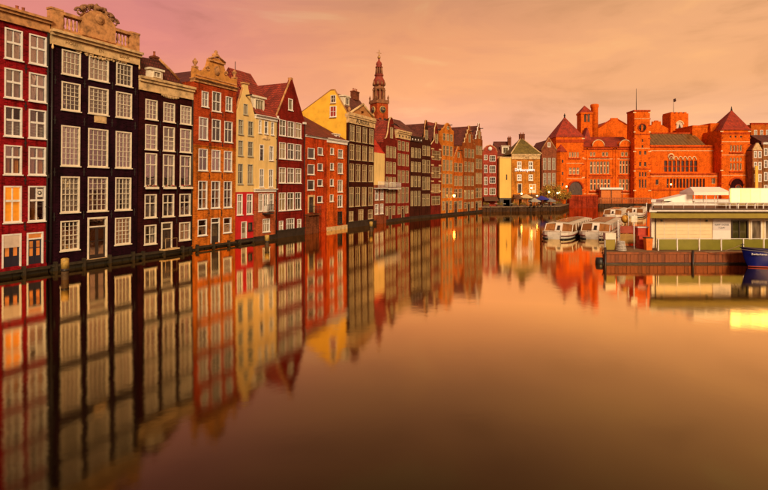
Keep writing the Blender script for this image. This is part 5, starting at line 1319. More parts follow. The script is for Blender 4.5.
# ------------------------------------------------------------ quay at the head of the basin
e2 = shore(482)
q = [Vector((e2.x - .6, e2.y)), Vector((43.9, 128)), Vector((52.7, 146.3))]
fq = Facade('quay_wall', q[0], q[1], 0); tag(fq.root, 'low dark brick quay wall with stone coping below the café terrace', 'quay wall')
m = MB(); m.box(0, fq.W, -.12, .3, -2.3, LZ - .08); m.build('brickwork', QUAYB, fq.root)
m = MB(); m.box(-.05, fq.W + .05, -.25, .6, LZ - .1, LZ + .12); m.build('coping', plain('quay_stone', (.20, .13, .07), .8, .4), fq.root)
for i in range(4):
    m = MB(); x = fq.W * (i + .5) / 4; m.box(x - .1, x + .1, -.3, -.12, -1.5, LZ + .1); m.build('fender_post', DARKWOOD, fq.root)
f2 = Facade('quay_wall', q[1], q[2], 0); tag(f2.root, 'side stretch of dark quay wall running back towards the exchange', 'quay wall')
m = MB(); m.box(0, f2.W, -.12, .3, -2.3, LZ - .08); m.build('brickwork', QUAYB, f2.root); m = MB(); m.box(-.05, f2.W, -.25, .6, LZ - .1, LZ + .12); m.build('coping', MATS['quay_stone'], f2.root)
p0, p1 = at_depth(569, 146), at_depth(598, 146)
f3 = Facade('retaining_wall', p0, p1, 0); tag(f3.root, 'plain bright red brick wall standing in the water before the exchange', 'wall')
m = MB(); m.box(0, f3.W, 0, .5, -2, zpix(196.3, 146)); m.build('brickwork', brick('red_hoarding', (.27, .030, .010), grime=.5), f3.root); m = MB(); m.box(-.1, f3.W + .1, -.12, .62, zpix(196.3, 146), zpix(195, 146)); m.build('coping', EXD, f3.root)
p0, p1 = at_depth(598.5, 146), at_depth(652, 146)
f4 = Facade('quay_wall', p0, p1, 0); tag(f4.root, 'brick quay wall with timber pickets below the exchange forecourt', 'quay wall')
m = MB(); m.box(0, f4.W, -.1, .4, -2, LZ + .1); m.build('brickwork', QUAYB, f4.root)
for i in range(40):
    x = .1 + (f4.W - .2) * i / 39; m = MB(); m.box(x - .08, x + .08, 0, .12, LZ + .1, zpix(197.5, 146)); m.build('picket', plain('orange_picket', (.42, .12, .03)), f4.root)
m = MB(); m.box(0, f4.W, .13, .2, zpix(199, 146), zpix(198, 146)); m.build('rail', MATS['orange_picket'], f4.root)

# kiosk with pale roof
k = at_depth(599.5, 144.5 + 4); fk = Facade('kiosk', at_depth(599.5, 148), at_depth(623, 148), LZ); tag(fk.root, 'orange kiosk with thin pale flat roof in front of the exchange', 'kiosk')
W = fk.W; zt = fk.uz(611, 189.5)[1]
m = MB(); m.box(.4, W - .4, .2, 1.2, 0, zt); m.build('body', plain('kiosk_orange', (.60, .16, .015), .5, .1), fk.root)
m = MB(); m.box(0, W, -.3, 1.3, zt, fk.uz(611, 187.5)[1]); m.build('roof', WHITE, fk.root)
for x in (.3, W / 2, W - .3):
    m = MB(); m.box(x - .06, x + .06, -.25, -.13, 0, zt); m.build('post', IRON, fk.root)

# terrace: parasols, tables, small golden trees, lamps
def parasol(px_, Y, ztop, rad, mat, label):
    p = at_depth(px_, Y); rt = empty('parasol', (p.x, p.y, LZ)); tag(rt, label, 'parasol', 'parasols on the café terrace')
    m = MB(); m.tube([(0, 0, 0), (0, 0, ztop)], .05, 6); m.lathe(0, 0, [(.35, 0), (.35, .1), (.1, .15)], 10); m.build('pole', IRON, rt)
    m = MB(); n = 8; vs = [(0, 0, ztop)]
    for kk in range(n): a = 2 * math.pi * kk / n; vs.append((rad * math.cos(a), rad * math.sin(a), ztop - .75))
    for kk in range(n): a = 2 * math.pi * kk / n; vs.append((rad * math.cos(a), rad * math.sin(a), ztop - 1.0))
    fs = []
    for kk in range(n): k2 = (kk + 1) % n; fs += [(0, 1 + kk, 1 + k2), (1 + kk, 1 + n + kk, 1 + n + k2, 1 + k2)]
    m.add(vs, fs); m.build('canopy', mat, rt)
BLU = plain('blue_canvas', (.02, .025, .30), .7, .1); GRY = plain('grey_canvas', (.36, .33, .28), .7, .15); CRV = plain('cream_canvas', (.6, .45, .22), .7, .15)
parasol(541.5, 126.6, 2.7, 1.9, BLU, 'deep blue parasol on the quay terrace')
parasol(534.5, 125.8, 2.2, 1.6, GRY, 'grey parasol just left of the blue parasol')
parasol(549.5, 127.8, 2.2, 1.6, plain('slate_canvas', (.22, .22, .22), .7), 'slate coloured parasol right of the blue parasol')
parasol(526, 126, 3.1, 1.7, CRV, 'cream parasol before the café door')
parasol(519, 126.5, 2.9, 1.5, AWN, 'brown parasol below the café sign')
def table(px_, Y, label):
    p = at_depth(px_, Y); rt = empty('terrace_table', (p.x, p.y, LZ)); tag(rt, label, 'table', 'terrace tables')
    m = MB(); m.lathe(0, 0, [(.45, .7), (.45, .75)], 12); m.build('table_top', WHITE, rt); m = MB(); m.lathe(0, 0, [(.25, 0), (.05, .06), (.05, .7)], 8); m.build('pedestal', IRON, rt)
for x, Y, lab in ((488, 125, 'white round table before the left window of the rounded-gable house'), (496, 125, 'white round table before the right edge of the rounded-gable house'), (504, 125.3, 'white round table before the blank cream wall'),
                  (512, 125.4, 'white round table at the left corner of the café'), (530, 125.6, 'white round table between cream and grey parasols'), (538, 126.2, 'white round table between grey and blue parasols'),
                  (546, 127, 'white round table between blue and slate parasols'), (554, 129.5, 'white round table right of the slate parasol')): table(x, Y, lab)
GOLD = plain('gold_lit_leaf', (.55, .33, .05), .7, .3, 4); GOLD2 = plain('olive_leaf', (.14, .12, .02), .7, .3, 4); BARK = plain('bark', (.07, .04, .025), .9, .3, 3, bump=.5)  # yellow light on the foliage is painted into the gold leaf colour
def small_tree(px_, Y, h, rad, label, seed):
    rr = random.Random(seed); p = at_depth(px_, Y); rt = empty('young_tree', (p.x, p.y, LZ)); tag(rt, label, 'tree', 'small trees on the terrace')
    m = MB(); m.tube([(0, 0, 0), (.05, 0, h * .3), (-.05, .05, h * .6), (0, 0, h * .95)], [.13, .1, .07, .02], 6)
    tips = []
    for i in range(16):
        a = rr.uniform(0, 6.28); z0 = h * rr.uniform(.3, .75); l = rad * rr.uniform(.6, 1.0)
        e = Vector((l * math.cos(a), l * math.sin(a), z0 + l * rr.uniform(.4, 1.0))); m.tube([(0, 0, z0), tuple(e * .5 + Vector((0, 0, z0 * .5 + .1))), tuple(e)], [.05, .035, .015], 5); tips.append(e)
    m.build('trunk', BARK, rt)
    m = MB()
    for e in tips + [Vector((0, 0, h))]:
        for _ in range(70):
            d = Vector((rr.gauss(0, 1), rr.gauss(0, 1), rr.gauss(0, 1))) * rad * .22; c = e + d; q_ = Vector((rr.uniform(-1, 1), rr.uniform(-1, 1), rr.uniform(-1, 1))).normalized(); s = rr.uniform(.07, .15)
            t1 = q_.orthogonal().normalized() * s; t2 = q_.cross(t1).normalized() * s * .7
            m.add([c - t1, c + t2, c + t1, c - t2], [(0, 1, 2, 3)], rr.choice((0, 0, 1)))
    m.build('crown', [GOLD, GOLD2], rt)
small_tree(546, 132, 5.0, 1.6, 'small gold-lit tree right beside the café corner', 1); small_tree(553.5, 134, 5.6, 1.7, 'taller golden tree between café and exchange turret', 2); small_tree(560, 140, 4.2, 1.4, 'golden tree in front of the exchange turret', 3); small_tree(566, 143.6, 3.6, 1.2, 'low golden bush-like tree before the exchange archway', 4)
def planter(px_, Y, label, seed):
    rr = random.Random(seed); p = at_depth(px_, Y); rt = empty('planter', (p.x, p.y, LZ)); tag(rt, label, 'planter', 'planters along the terrace edge')
    m = MB(); m.box(-.7, .7, -.25, .25, 0, .5); m.box(-.74, .74, -.29, .29, .45, .52); m.build('trough', plain('planter_brown', (.10, .05, .03), .8), rt)
    m = MB()
    for _ in range(260):
        c = Vector((rr.uniform(-.7, .7), rr.uniform(-.28, .28), .5 + abs(rr.gauss(0, .3)))); q_ = Vector((rr.uniform(-1, 1), rr.uniform(-1, 1), rr.uniform(-1, 1))).normalized(); s_ = rr.uniform(.05, .11)
        t1 = q_.orthogonal().normalized() * s_; t2 = q_.cross(t1).normalized() * s_ * .7; m.add([c - t1, c + t2, c + t1, c - t2], [(0, 1, 2, 3)], rr.choice((0, 1, 1)))
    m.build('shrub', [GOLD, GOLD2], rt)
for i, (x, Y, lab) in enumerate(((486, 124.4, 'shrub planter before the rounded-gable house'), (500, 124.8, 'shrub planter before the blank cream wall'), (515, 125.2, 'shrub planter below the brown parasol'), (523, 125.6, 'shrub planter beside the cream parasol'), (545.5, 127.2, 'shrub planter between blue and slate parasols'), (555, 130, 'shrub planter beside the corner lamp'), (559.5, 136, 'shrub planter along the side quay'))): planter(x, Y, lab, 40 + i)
GLOBE = plain('lit_globe', (.8, .6, .3), .4, .02, emit=(1, .55, .14), estr=22)
def lamp(px_, Y, h, label, base=LZ):
    p = at_depth(px_, Y); rt = empty('street_lamp', (p.x, p.y, base)); tag(rt, label, 'lamp', 'lit street lamps')
    m = MB(); m.lathe(0, 0, [(.14, 0), (.12, .5), (.06, .6), (.045, h - .3), (.12, h - .25), (.1, h - .2)], 8); m.build('post', IRON, rt)
    m = MB(); m.blob((0, 0, h - .02), .2, .2, .22); m.build('globe', GLOBE, rt); m = MB(); m.lathe(0, 0, [(.2, h + .16), (.05, h + .28), (.0, h + .36)], 8); m.build('cap', IRON, rt)
lamp(557.5, 131, 3.3, 'lit globe lamp at the corner of the terrace quay'); lamp(566.5, 145, 5.0, 'lit globe lamp by the exchange entrance arch'); lamp(531.5, 126.3, 4.6, 'lit globe lamp before the café front')
lamp(537, 127, 2.6, 'low lit globe lamp among the terrace parasols'); lamp(671, 147.5, 5.6, 'lit globe lamp before the arched hall windows')
lamp(549, 128.6, 3.6, 'lit globe lamp between the slate parasol and golden trees'); lamp(521.5, 126.8, 3.2, 'lit globe lamp between cream and brown parasols'); lamp(560, 137.5, 3.4, 'lit globe lamp midway along the side quay')
# wall lantern on the amber house and its landing
fcl = Facade('wall_lantern', shore(450.5), shore(453), 0); tag(fcl.root, 'glowing lantern on a bracket low on the amber house', 'lantern')
z = fcl.uz(452, 196)[1]
m = MB(); m.tube([(0.1, 0, z + .5), (.1, -.8, z + .55), (.1, -.8, z + .3)], .05, 6); m.build('bracket', IRON, fcl.root); m = MB(); m.lathe(.1, -.8, [(.15, z - .25), (.28, z + .2), (.05, z + .35)], 6); m.build('lamp_glass', plain('lantern_glow', (.8, .5, .2), .4, .02, emit=(1, .45, .08), estr=14), fcl.root)

# mooring posts in the water
def post(px_, yt, yb, label, r=.22):
    p = gpt(px_, yb); h = zpix(yt, p.y); rt = empty('mooring_post', (p.x, p.y, 0)); tag(rt, label, 'post', 'timber mooring posts along the houses')
    m = MB(); m.lathe(0, 0, [(r, -2), (r, h * .7), (r * .95, h)], 12); m.build('pile', plain('wet_timber', (.09, .05, .02), .7, .4, 4, bump=.5), rt)
    m = MB(); m.lathe(0, 0, [(r * 1.06, h * .55), (r * 1.06, h + .01), (r * .7, h + .06), (0, h + .07)], 12); m.build('painted_cap', plain('mustard_paint', (.42, .27, .06), .6, .35, 5), rt)
    m = MB(); m.lathe(0, 0, [(r * 1.1, h * .42), (r * 1.12, h * .47), (r * 1.1, h * .52)], 12); m.build('iron_band', IRON, rt)
post(65, 259, 279.5, 'mustard-capped mooring post before the near-black house'); post(267, 235.5, 247, 'mooring post before the cream house with the balcony'); post(371, 222, 231.5, 'mooring post at the corner of the yellow-gabled house')

# ------------------------------------------------------------ glass-roofed tour boats
HULLW = plain('hull_white', (.74, .67, .57), .45, .15, 2); ROOFP = plain('boat_roof', (.60, .55, .45), .5, .2, 1.5)
BGL = pane_mat('boat_glass', (.20, .07, .015), (.36, .15, .04), .08)  # orange reflection is painted into the glass colour
def tour_boat(px_, py_, rz, Ln, label, wd=1.75):
    p = gpt(px_, py_); rt = empty('tour_boat', (p.x, p.y, 0), rz); tag(rt, label, 'tour boat', 'glass-roofed tour boats at their moorings')
    st = [(-1.3, .75, .86), (-1.15, 1.1, .85), (-.7, 1.42, .82), (.1, 1.64, .79), (1.0, 1.72, .76), (3, wd, .73), (Ln * .5, wd, .70), (Ln - 2, wd, .72), (Ln, wd * .82, .78)]
    m = MB(); vs, fs = [], []
    for y, w, h in st: vs += [(-w, y, h), (-w * .97, y, .35), (-w * .86, y + (.35 if y < 0 else 0), -.6), (w * .86, y + (.35 if y < 0 else 0), -.6), (w * .97, y, .35), (w, y, h)]
    for i in range(len(st) - 1):
        for j in range(5): a = i * 6 + j; fs.append((a, a + 6, a + 7, a + 1))
    fs.append((0, 1, 2, 3, 4, 5)); e = (len(st) - 1) * 6; fs.append(tuple(e + j for j in (5, 4, 3, 2, 1, 0)))
    m.add(vs, fs); m.build('hull', HULLW, rt)
    m = MB(); vs = []; fs = []
    for y, w, h in st: vs += [(-w * .97, y, h - .03), (w * .97, y, h - .03)]
    for i in range(len(st) - 1): fs.append((2 * i, 2 * i + 1, 2 * i + 3, 2 * i + 2))
    m.add(vs, fs); m.build('deck', plain('boat_deck', (.35, .24, .15), .7), rt)
    for s in (-1, 1):
        m = MB(); m.tube([(s * (w + .03), y, .42) for y, w, h in st], .07, 6); m.build('rubbing_strake', plain('strake_red', (.16, .03, .02), .6), rt)
        m = MB(); m.tube([(s * (w * .95), y, .06) for y, w, h in st], .09, 6); m.build('boot_line', IRON, rt)
    cw, zt, z0, yf, yb = wd * .9, 1.60, .74, .9, Ln - 1.2
    m = MB(); n = 8; vs = []; fs = []                                   # cambered roof
    for y in (yf + .8, yb):
        for i in range(n + 1): q_ = -1 + 2 * i / n; vs.append((q_ * cw * 1.02, y, zt + .16 * (1 - q_ * q_)))
        for i in range(n + 1): q_ = -1 + 2 * i / n; vs.append((q_ * cw * 1.02, y, zt - .08 + .16 * (1 - q_ * q_)))
    k_ = 2 * (n + 1)
    for i in range(n): fs += [(i, i + 1, k_ + i + 1, k_ + i), (n + 1 + i + 1, n + 1 + i, k_ + n + 1 + i, k_ + n + 2 + i), (n + 1 + i, n + 2 + i, i + 1, i), (k_ + i, k_ + i + 1, k_ + n + 2 + i, k_ + n + 1 + i)]
    m.add(vs, fs, 0, False); m.build('roof', ROOFP, rt)
    nb = 7
    for i in range(nb):
        ya, ybb = yf + 2 + (yb - yf - 3.2) * i / nb, yf + 2 + (yb - yf - 3.2) * (i + .8) / nb
        m = MB(); m.add([(-.9, ya, zt + .155), (.9, ya, zt + .155), (.9, ybb, zt + .155), (-.9, ybb, zt + .155), (-.9, ya, zt + .2), (.9, ya, zt + .2), (.9, ybb, zt + .2), (-.9, ybb, zt + .2)], [(4, 5, 6, 7), (0, 1, 5, 4), (1, 2, 6, 5), (2, 3, 7, 6), (3, 0, 4, 7)]); m.build('roof_light', plain('roof_light', (.20, .15, .08), .2, .2, spec=.7), rt)
    for s in (-1, 1):
        for i in range(8):
            ya = yf + 1.1 + (yb - yf - 1.1) * i / 8; ybb = ya + (yb - yf - 1.1) / 8 - .12; x = s * cw
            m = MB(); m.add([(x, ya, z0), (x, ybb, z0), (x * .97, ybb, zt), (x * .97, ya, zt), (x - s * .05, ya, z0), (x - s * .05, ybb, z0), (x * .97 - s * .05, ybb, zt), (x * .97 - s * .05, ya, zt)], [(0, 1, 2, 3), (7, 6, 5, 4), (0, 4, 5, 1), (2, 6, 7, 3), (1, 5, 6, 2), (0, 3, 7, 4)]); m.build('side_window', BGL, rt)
            m = MB(); m.box(x - .05, x + .05, ybb, ybb + .12, z0, zt); m.build('window_post', HULLW, rt)
    for a, b in ((-cw * .98, -.42), (.42, cw * .98)):
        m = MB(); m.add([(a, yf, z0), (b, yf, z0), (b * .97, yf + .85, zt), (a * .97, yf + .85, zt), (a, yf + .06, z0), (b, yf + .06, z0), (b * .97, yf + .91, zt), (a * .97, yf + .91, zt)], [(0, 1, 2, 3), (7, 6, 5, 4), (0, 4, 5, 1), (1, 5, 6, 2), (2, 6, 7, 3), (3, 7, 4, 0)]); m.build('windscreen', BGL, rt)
    m = MB(); m.tube([(-cw, yf, z0), (-cw * .97, yf + .85, zt)], .06, 5); m.tube([(cw, yf, z0), (cw * .97, yf + .85, zt)], .06, 5); m.box(-cw, cw, yf - .06, yf + .1, z0 - .1, z0 + .06); m.build('windscreen_frame', HULLW, rt)
    m = MB(); m.add([(-.42, yf - .08, z0 - .1), (.42, yf - .08, z0 - .1), (.4, yf + .78, zt + .1), (-.4, yf + .78, zt + .1), (-.42, yf + .1, z0 - .1), (.42, yf + .1, z0 - .1), (.4, yf + .95, zt + .1), (-.4, yf + .95, zt + .1)], [(0, 1, 2, 3), (7, 6, 5, 4), (0, 4, 5, 1), (1, 5, 6, 2), (2, 6, 7, 3), (3, 7, 4, 0)]); dr = m.build('door', plain('door_white', (.74, .68, .6), .5, .05), rt)
    m = MB(); m.add([(-.17, yf + .12, z0 + .18), (.17, yf + .12, z0 + .18), (.16, yf + .58, zt - .2), (-.16, yf + .58, zt - .2)], [(0, 1, 2, 3)]); o = m.build('pane', DARK, dr); o.location = (0, -.05, .03)
    m = MB(); m.tube([(-.6, -.8, .8), (-.6, -.8, 1.05), (.6, -.8, 1.05), (.6, -.8, .8)], .03, 5); m.build('bow_rail', IRON, rt)
    return rt
RZ = -math.atan2(.58, 1)
tour_boat(556.5, 238.5, RZ, 17, 'white tour boat moored outermost, dark fenders against its neighbour')
tour_boat(594, 238.5, RZ, 17, 'white tour boat moored beside the jetty end')
tour_boat(612, 219, RZ, 15, 'pale tour boat moored further back towards the exchange')
tour_boat(634, 217, RZ, 15, 'pale tour boat half hidden behind the pavilion posts')
p = gpt(574.5, 236)
for dy in (0,):
    rt = empty('tyre_fender', (p.x + dy * .44, p.y + dy * .9, .45)); tag(rt, 'black tyre fender hanging between the two near tour boats', 'fender', 'tyre fenders')
    m = MB()
    vs, fs = [], []; n1, n2 = 16, 8
    for i in range(n1):
        for j in range(n2): a, b = 2 * math.pi * i / n1, 2 * math.pi * j / n2; r_ = .34 + .13 * math.cos(b); vs.append((r_ * math.cos(a), .13 * math.sin(b), r_ * math.sin(a)))
    for i in range(n1):
        for j in range(n2): fs.append((i * n2 + j, ((i + 1) % n1) * n2 + j, ((i + 1) % n1) * n2 + (j + 1) % n2, i * n2 + (j + 1) % n2))
    m.add(vs, fs, 0, True); m.build('tyre', IRON, rt); m = MB(); m.tube([(0, 0, .4), (.1, .1, .9)], .02, 5); m.build('rope', plain('rope', (.35, .25, .14)), rt)

# ------------------------------------------------------------ timber jetty with floating pavilion
JY = 39.9
p0, p1 = at_depth(603, JY), at_depth(812, JY)
fj = Facade('jetty', p0, p1, 0); tag(fj.root, 'rust-brown timber jetty faced with upright boards along the water', 'jetty'); rt = fj.root; W = fj.W
zt = zpix(252.3, JY)
WOODR = plain('rusty_timber', (.27, .075, .020), .7, .4, 1.6, bump=.4, streak=.35); WOODD = plain('rusty_timber_dark', (.19, .055, .018), .7, .4, 1.6, bump=.4, streak=.35)
m = MB(); m.add([(0, .1, zt - .3), (W, .1, zt - .3), (W, 4.6, zt - .3), (2.3, 4.6, zt - .3), (0, .1, zt - .02), (W, .1, zt - .02), (W, 4.6, zt - .02), (2.3, 4.6, zt - .02)], [(0, 3, 2, 1), (4, 5, 6, 7), (0, 1, 5, 4), (1, 2, 6, 5), (2, 3, 7, 6), (3, 0, 4, 7)]); m.build('deck', plain('deck_timber', (.20, .11, .05), .8, .3, 2), rt)
bw_ = .30; nB = int(W / bw_)
bm = []
for q_ in range(4):
    m = MB(); m.box(0.008, bw_ - .008, -.02 - .012 * q_, .09, .14, zt - .12 - .01 * q_); bm.append(m.mesh('board', [WOODR, WOODD, WOODR, WOODR][q_]))
for i in range(nB): place('board', random.choice(bm), rt, (i * bw_, 0, 0))
m = MB(); m.box(-.05, W, -.1, .16, zt - .13, zt); m.build('top_beam', WOODR, rt)
m = MB(); m.box(-.03, W, -.06, .06, .0, .12); m.build('wale', DARKWOOD, rt)
for x, h_ in ((.1, zt + .4), (6.9, zt + .15), (13.2, zt - .1)):
    m = MB(); m.lathe(x, -.14, [(.09, -2), (.09, h_)], 10); m.build('pile', DARKWOOD, rt)
for i, (dx) in enumerate((-.15,)):
    m = MB(); m.lathe(dx, .3, [(.28, -.25), (.34, .1), (.28, .45)], 12); m.build('rubber_fender', IRON, rt)

PY = 43.0
fp = Facade('pavilion', at_depth(651, PY), at_depth(812, PY), zt); tag(fp.root, 'low cream canal pavilion with olive fascia, glass doors and green railing panels', 'pavilion'); rt = fp.root; W = fp.W
PCR = plain('pavilion_cream', (.78, .62, .36), .6, .06, 1.5); OLV = plain('olive_paint', (.28, .21, .025), .55, .15, 1.5); OLG = plain('green_panel', (.17, .16, .012), .35, .15, 1.2, spec=.6)
PU = lambda x, v=0.0: fp.u(x, v)
PZ = lambda y, v=0.0: fp.uz(700, y, v)[1]
ops = [(PU(731), PU(748.5), 0.02, PZ(219.5)), (PU(750.5), PU(762), .02, PZ(219.5)), (PU(764), PU(776), .02, PZ(219.5)), (PU(778), PU(790), .02, PZ(219.5))]
wall('wall', rt, W, -.1, PZ(218), ops, 6.0, PCR, sides=False, shrink=.03)
SK = .53                                                         # how far the left end slants per metre of depth
def slab(x0, x1, y0, y1, z0, z1):
    a0, a1 = x0 + y0 * SK, x0 + y1 * SK
    m = MB(); m.add([(a0, y0, z0), (x1, y0, z0), (x1, y1, z0), (a1, y1, z0), (a0, y0, z1), (x1, y0, z1), (x1, y1, z1), (a1, y1, z1)], [(0, 3, 2, 1), (4, 5, 6, 7), (0, 1, 5, 4), (1, 2, 6, 5), (2, 3, 7, 6), (3, 0, 4, 7)]); return m
m = MB(); zz1 = PZ(218); m.quad((6 * SK, 6, -.1), (.0, 0, -.1), (.0, 0, zz1), (6 * SK, 6, zz1)); m.quad((W, 6, -.1), (6 * SK, 6, -.1), (6 * SK, 6, zz1), (W, 6, zz1)); m.quad((W, 0, -.1), (W, 6, -.1), (W, 6, zz1), (W, 0, zz1)); m.build('end_wall', PCR, rt)
for i in range(7):                                               # horizontal cladding boards
    z = .25 + i * .29
    if z + .27 < PZ(218.2): m = MB(); m.box(.25, PU(711.5), -.035, .0, z, z + .278); m.build('cladding_board', PCR, rt)
m = MB(); m.box(-.02, .24, -.06, .2, -.1, PZ(218)); m.build('corner_post', CREAMY, rt)
for i, (a, b, c, d) in enumerate(ops):
    window(rt, a, b, c, d, 2 if i == 0 else 1, [], rail=None, frame=CREAMY if i else DARKWOOD, fw=.12, bw=.1, pane=pane_mat('pav_glass', (.03, .03, .008), (.12, .10, .03)) if i == 0 else MID, sill=False)
a, b = PU(712.3), PU(730)
m = MB(); m.box(a, b, -.07, -.005, PZ(239.5), PZ(218.6)); sg = m.build('sign_board', plain('sign_paper', (.80, .72, .66), .5, .03), rt)
m = MB(); m.box(a + .02, b - .02, -.085, -.071, PZ(230.2), PZ(219.2)); m.build('sign_panel', plain('sign_grey', (.62, .56, .54), .5, .03), sg)
INK = plain('sign_ink', (.04, .035, .05), .6)
text('sign_lettering', 'HAPPY HOUR', .24, INK, sg, ((a + b) / 2, -.09, PZ(224.8)), width=(b - a) * .80, depth=.004)
text('sign_lettering', 'TODAY', .2, INK, sg, ((a + b) / 2, -.09, PZ(227.8)), width=(b - a) * .38, depth=.004)
m = slab(-.05, W, -.95, 6.4, PZ(217.5), PZ(211.5)); m.build('fascia', OLV, rt)
m = slab(-.15, W, -1.08, 6.5, PZ(211.5) + .002, PZ(209.8)); m.build('roof_edge', WHITE, rt)
m = slab(.1, W, -.8, 6.3, PZ(209.8) + .002, PZ(209.8) + .06); m.build('roof_felt', plain('roof_felt', (.12, .08, .06), .9), rt)
for x in (658, 677, 699, 721, 743, 763.5, 785):
    m = MB(); uu = fp.u(x, -2.0); m.box(uu - .035, uu + .035, -2.07, -2.0, 0, PZ(238.3, -2)); m.build('railing_post', WHITE, rt)
xs = (656.5, 677, 699, 721, 743, 763.5, 785)
for i in range(len(xs) - 1):
    m = MB(); m.box(fp.u(xs[i], -2) + .05, fp.u(xs[i + 1], -2) - .05, -1.99, -1.96, .06, PZ(239.5, -2)); m.build('railing_panel', OLG, rt)
m = MB(); m.tube([(fp.u(656, -2), -2.03, PZ(238.6, -2)), (fp.u(785, -2), -2.03, PZ(238.6, -2))], .03, 6); m.build('handrail', WHITE, rt)
for x in (664, 676, 688, 700):                                  # cover strips over the cladding joints
    m = MB(); uu = PU(x); m.box(uu - .025, uu + .025, -.05, -.03, .2, PZ(218.5)); m.build('cover_strip', CREAMY, rt)
m = MB(); m.tube([(.32, -.1, .0), (.32, -.1, PZ(217.6))], .04, 6); m.build('downpipe', LEAD, rt)
m = MB(); m.tube([(-.1, -1.12, PZ(211.2)), (W, -1.12, PZ(211.2))], .05, 6); m.build('gutter', LEAD, rt)
for x in (661, 706):
    m = MB(); uu = PU(x); m.box(uu - .07, uu + .07, -.16, -.05, PZ(221.5), PZ(219.5)); m.build('wall_light', IRON, rt)
# roof-top fittings: each stands on the pavilion roof
def on_roof(name, x0, x1, yt, v0, v1, label, cat, mat, build=None):
    zr = zt + PZ(209.8) + .062; a, b = at_depth(x0, PY + v0), at_depth(x1, PY + v0)
    rt = empty(name, (a.x, a.y, zr)); tag(rt, label, cat); W = b.x - a.x; h = zpix(yt, PY + v0) - zr
    return rt, W, h
rt, W, h = on_roof('light_box', 731, 790, 188.8, .6, 1.4, 'glowing warm white light box standing on the pavilion roof', 'light box', None)
hb = h * .32
m = MB(); m.box(0, W, 0, .12, hb - .06, hb); m.box(0, W, 0, .12, h, h + .06)
for i in range(8): x = W * i / 7; m.box(x - .04, x + .04, .13, .22, 0, h + .05)
m.build('frame', WHITE, rt)
nP = 6
for i in range(nP):
    m = MB(); m.box(W * i / nP + .03, W * (i + 1) / nP - .03, .01, .11, hb + .002, h - .002); m.build('lit_panel', plain('lightbox_glow_%d' % (i % 3), (.8, .7, .5), .5, .08, 3, emit=(1, .55, .11), estr=(2.3, 1.2, 1.7)[i % 3]), rt)
rt, W, h = on_roof('roof_canopy', 694, 731, 187, 2.4, 4.6, 'white canvas canopy on slim posts on the pavilion roof', 'canopy', None)
CAN = plain('white_canvas', (.80, .76, .70), .6, .05, 2)
m = MB(); m.add([(0, 0, h - .45), (W, 0, h - .45), (W, 2.2, h - .45), (0, 2.2, h - .45), (.3, 1.1, h), (W - .3, 1.1, h), (0, 0, h - .72), (W, 0, h - .72), (W, 2.2, h - .72), (0, 2.2, h - .72)], [(0, 1, 5, 4), (2, 3, 4, 5), (1, 2, 5), (3, 0, 4), (6, 7, 1, 0), (7, 8, 2, 1), (8, 9, 3, 2), (9, 6, 0, 3)]); m.build('canvas', CAN, rt)
for i in range(4):
    for yy in (.08, 2.12):
        m = MB(); x = .1 + (W - .2) * i / 3; m.tube([(x, yy, 0), (x, yy, h - .5)], .035, 6); m.build('post', WHITE, rt)
rt, W, h = on_roof('roof_skylight', 664, 693, 193.3, 3.2, 4.8, 'long low white sloping skylight on the pavilion roof', 'skylight', None)
m = MB(); m.add([(0, 0, 0), (W, 0, 0), (W, 1.5, 0), (0, 1.5, 0), (.1, .2, h * .55), (W, .2, h), (W, 1.5, h), (.1, 1.5, h * .55)], [(0, 1, 5, 4), (1, 2, 6, 5), (2, 3, 7, 6), (3, 0, 4, 7), (4, 5, 6, 7)]); m.build('body', CAN, rt)
for i in range(5): m = MB(); x = W * (i + .5) / 5; m.box(x - .45, x + .45, -.02 + .13, .15, h * .18, h * .45); m.build('pane', MID, rt)
rt, W, h = on_roof('roof_railing', 652, 800, 202.5, .2, .3, 'thin white guard rail along the pavilion roof edge', 'railing', None)
for i in range(15): m = MB(); x = W * i / 14; m.tube([(x, 0, 0), (x, 0, h)], .02, 5); m.build('post', WHITE, rt)
for zz_ in (h * .55, h): m = MB(); m.tube([(0, 0, zz_), (W, 0, zz_)], .022, 5); m.build('rail', WHITE, rt)
rt, W, h = on_roof('roof_platform', 654, 800, 205.2, 1.6, 6, 'brown and white raised deck band across the pavilion roof', 'platform', None)
m = slab(0, W, .4, 4.2, 0, h); m.build('deck', plain('brown_trim', (.14, .06, .03), .7, .2), rt); m = slab(-.05, W, .32, 4.3, h + .002, h + .12); m.build('edge', WHITE, rt)
# second, longer pavilion roof behind
fb = Facade('landing_stage', at_depth(652, 56), at_depth(800, 56), .5); tag(fb.root, 'long open landing stage with brown roof behind the cream pavilion', 'landing stage'); rt = fb.root; W = fb.W
m = slab(0, W, 0, 4.5, -.7, .0); m.build('pontoon', DARKWOOD, rt)
zr = fb.uz(700, 202)[1]
m = slab(0, W, -.3, 4.8, zr - .2, zr); m.build('roof', plain('stage_brown', (.45, .30, .18), .7, .2), rt); m = slab(-.1, W, -.4, 4.9, zr + .002, zr + .22); m.build('roof_edge', WHITE, rt)
for i in range(10):
    for yy in (.1, 4.3): m = MB(); x = .2 + yy * SK + (W - .4 - yy * SK) * i / 9; m.box(x - .07, x + .07, yy - .07, yy + .07, 0, zr - .2); m.build('post', CREAMY, rt)
for i in range(9): m = MB(); x = 2.6 + (W - 2.7) * i / 9; m.box(x, x + (W - 2.7) / 9 - .25, 4.25, 4.3, .9, zr - .5); m.build('glazing', MID, rt)

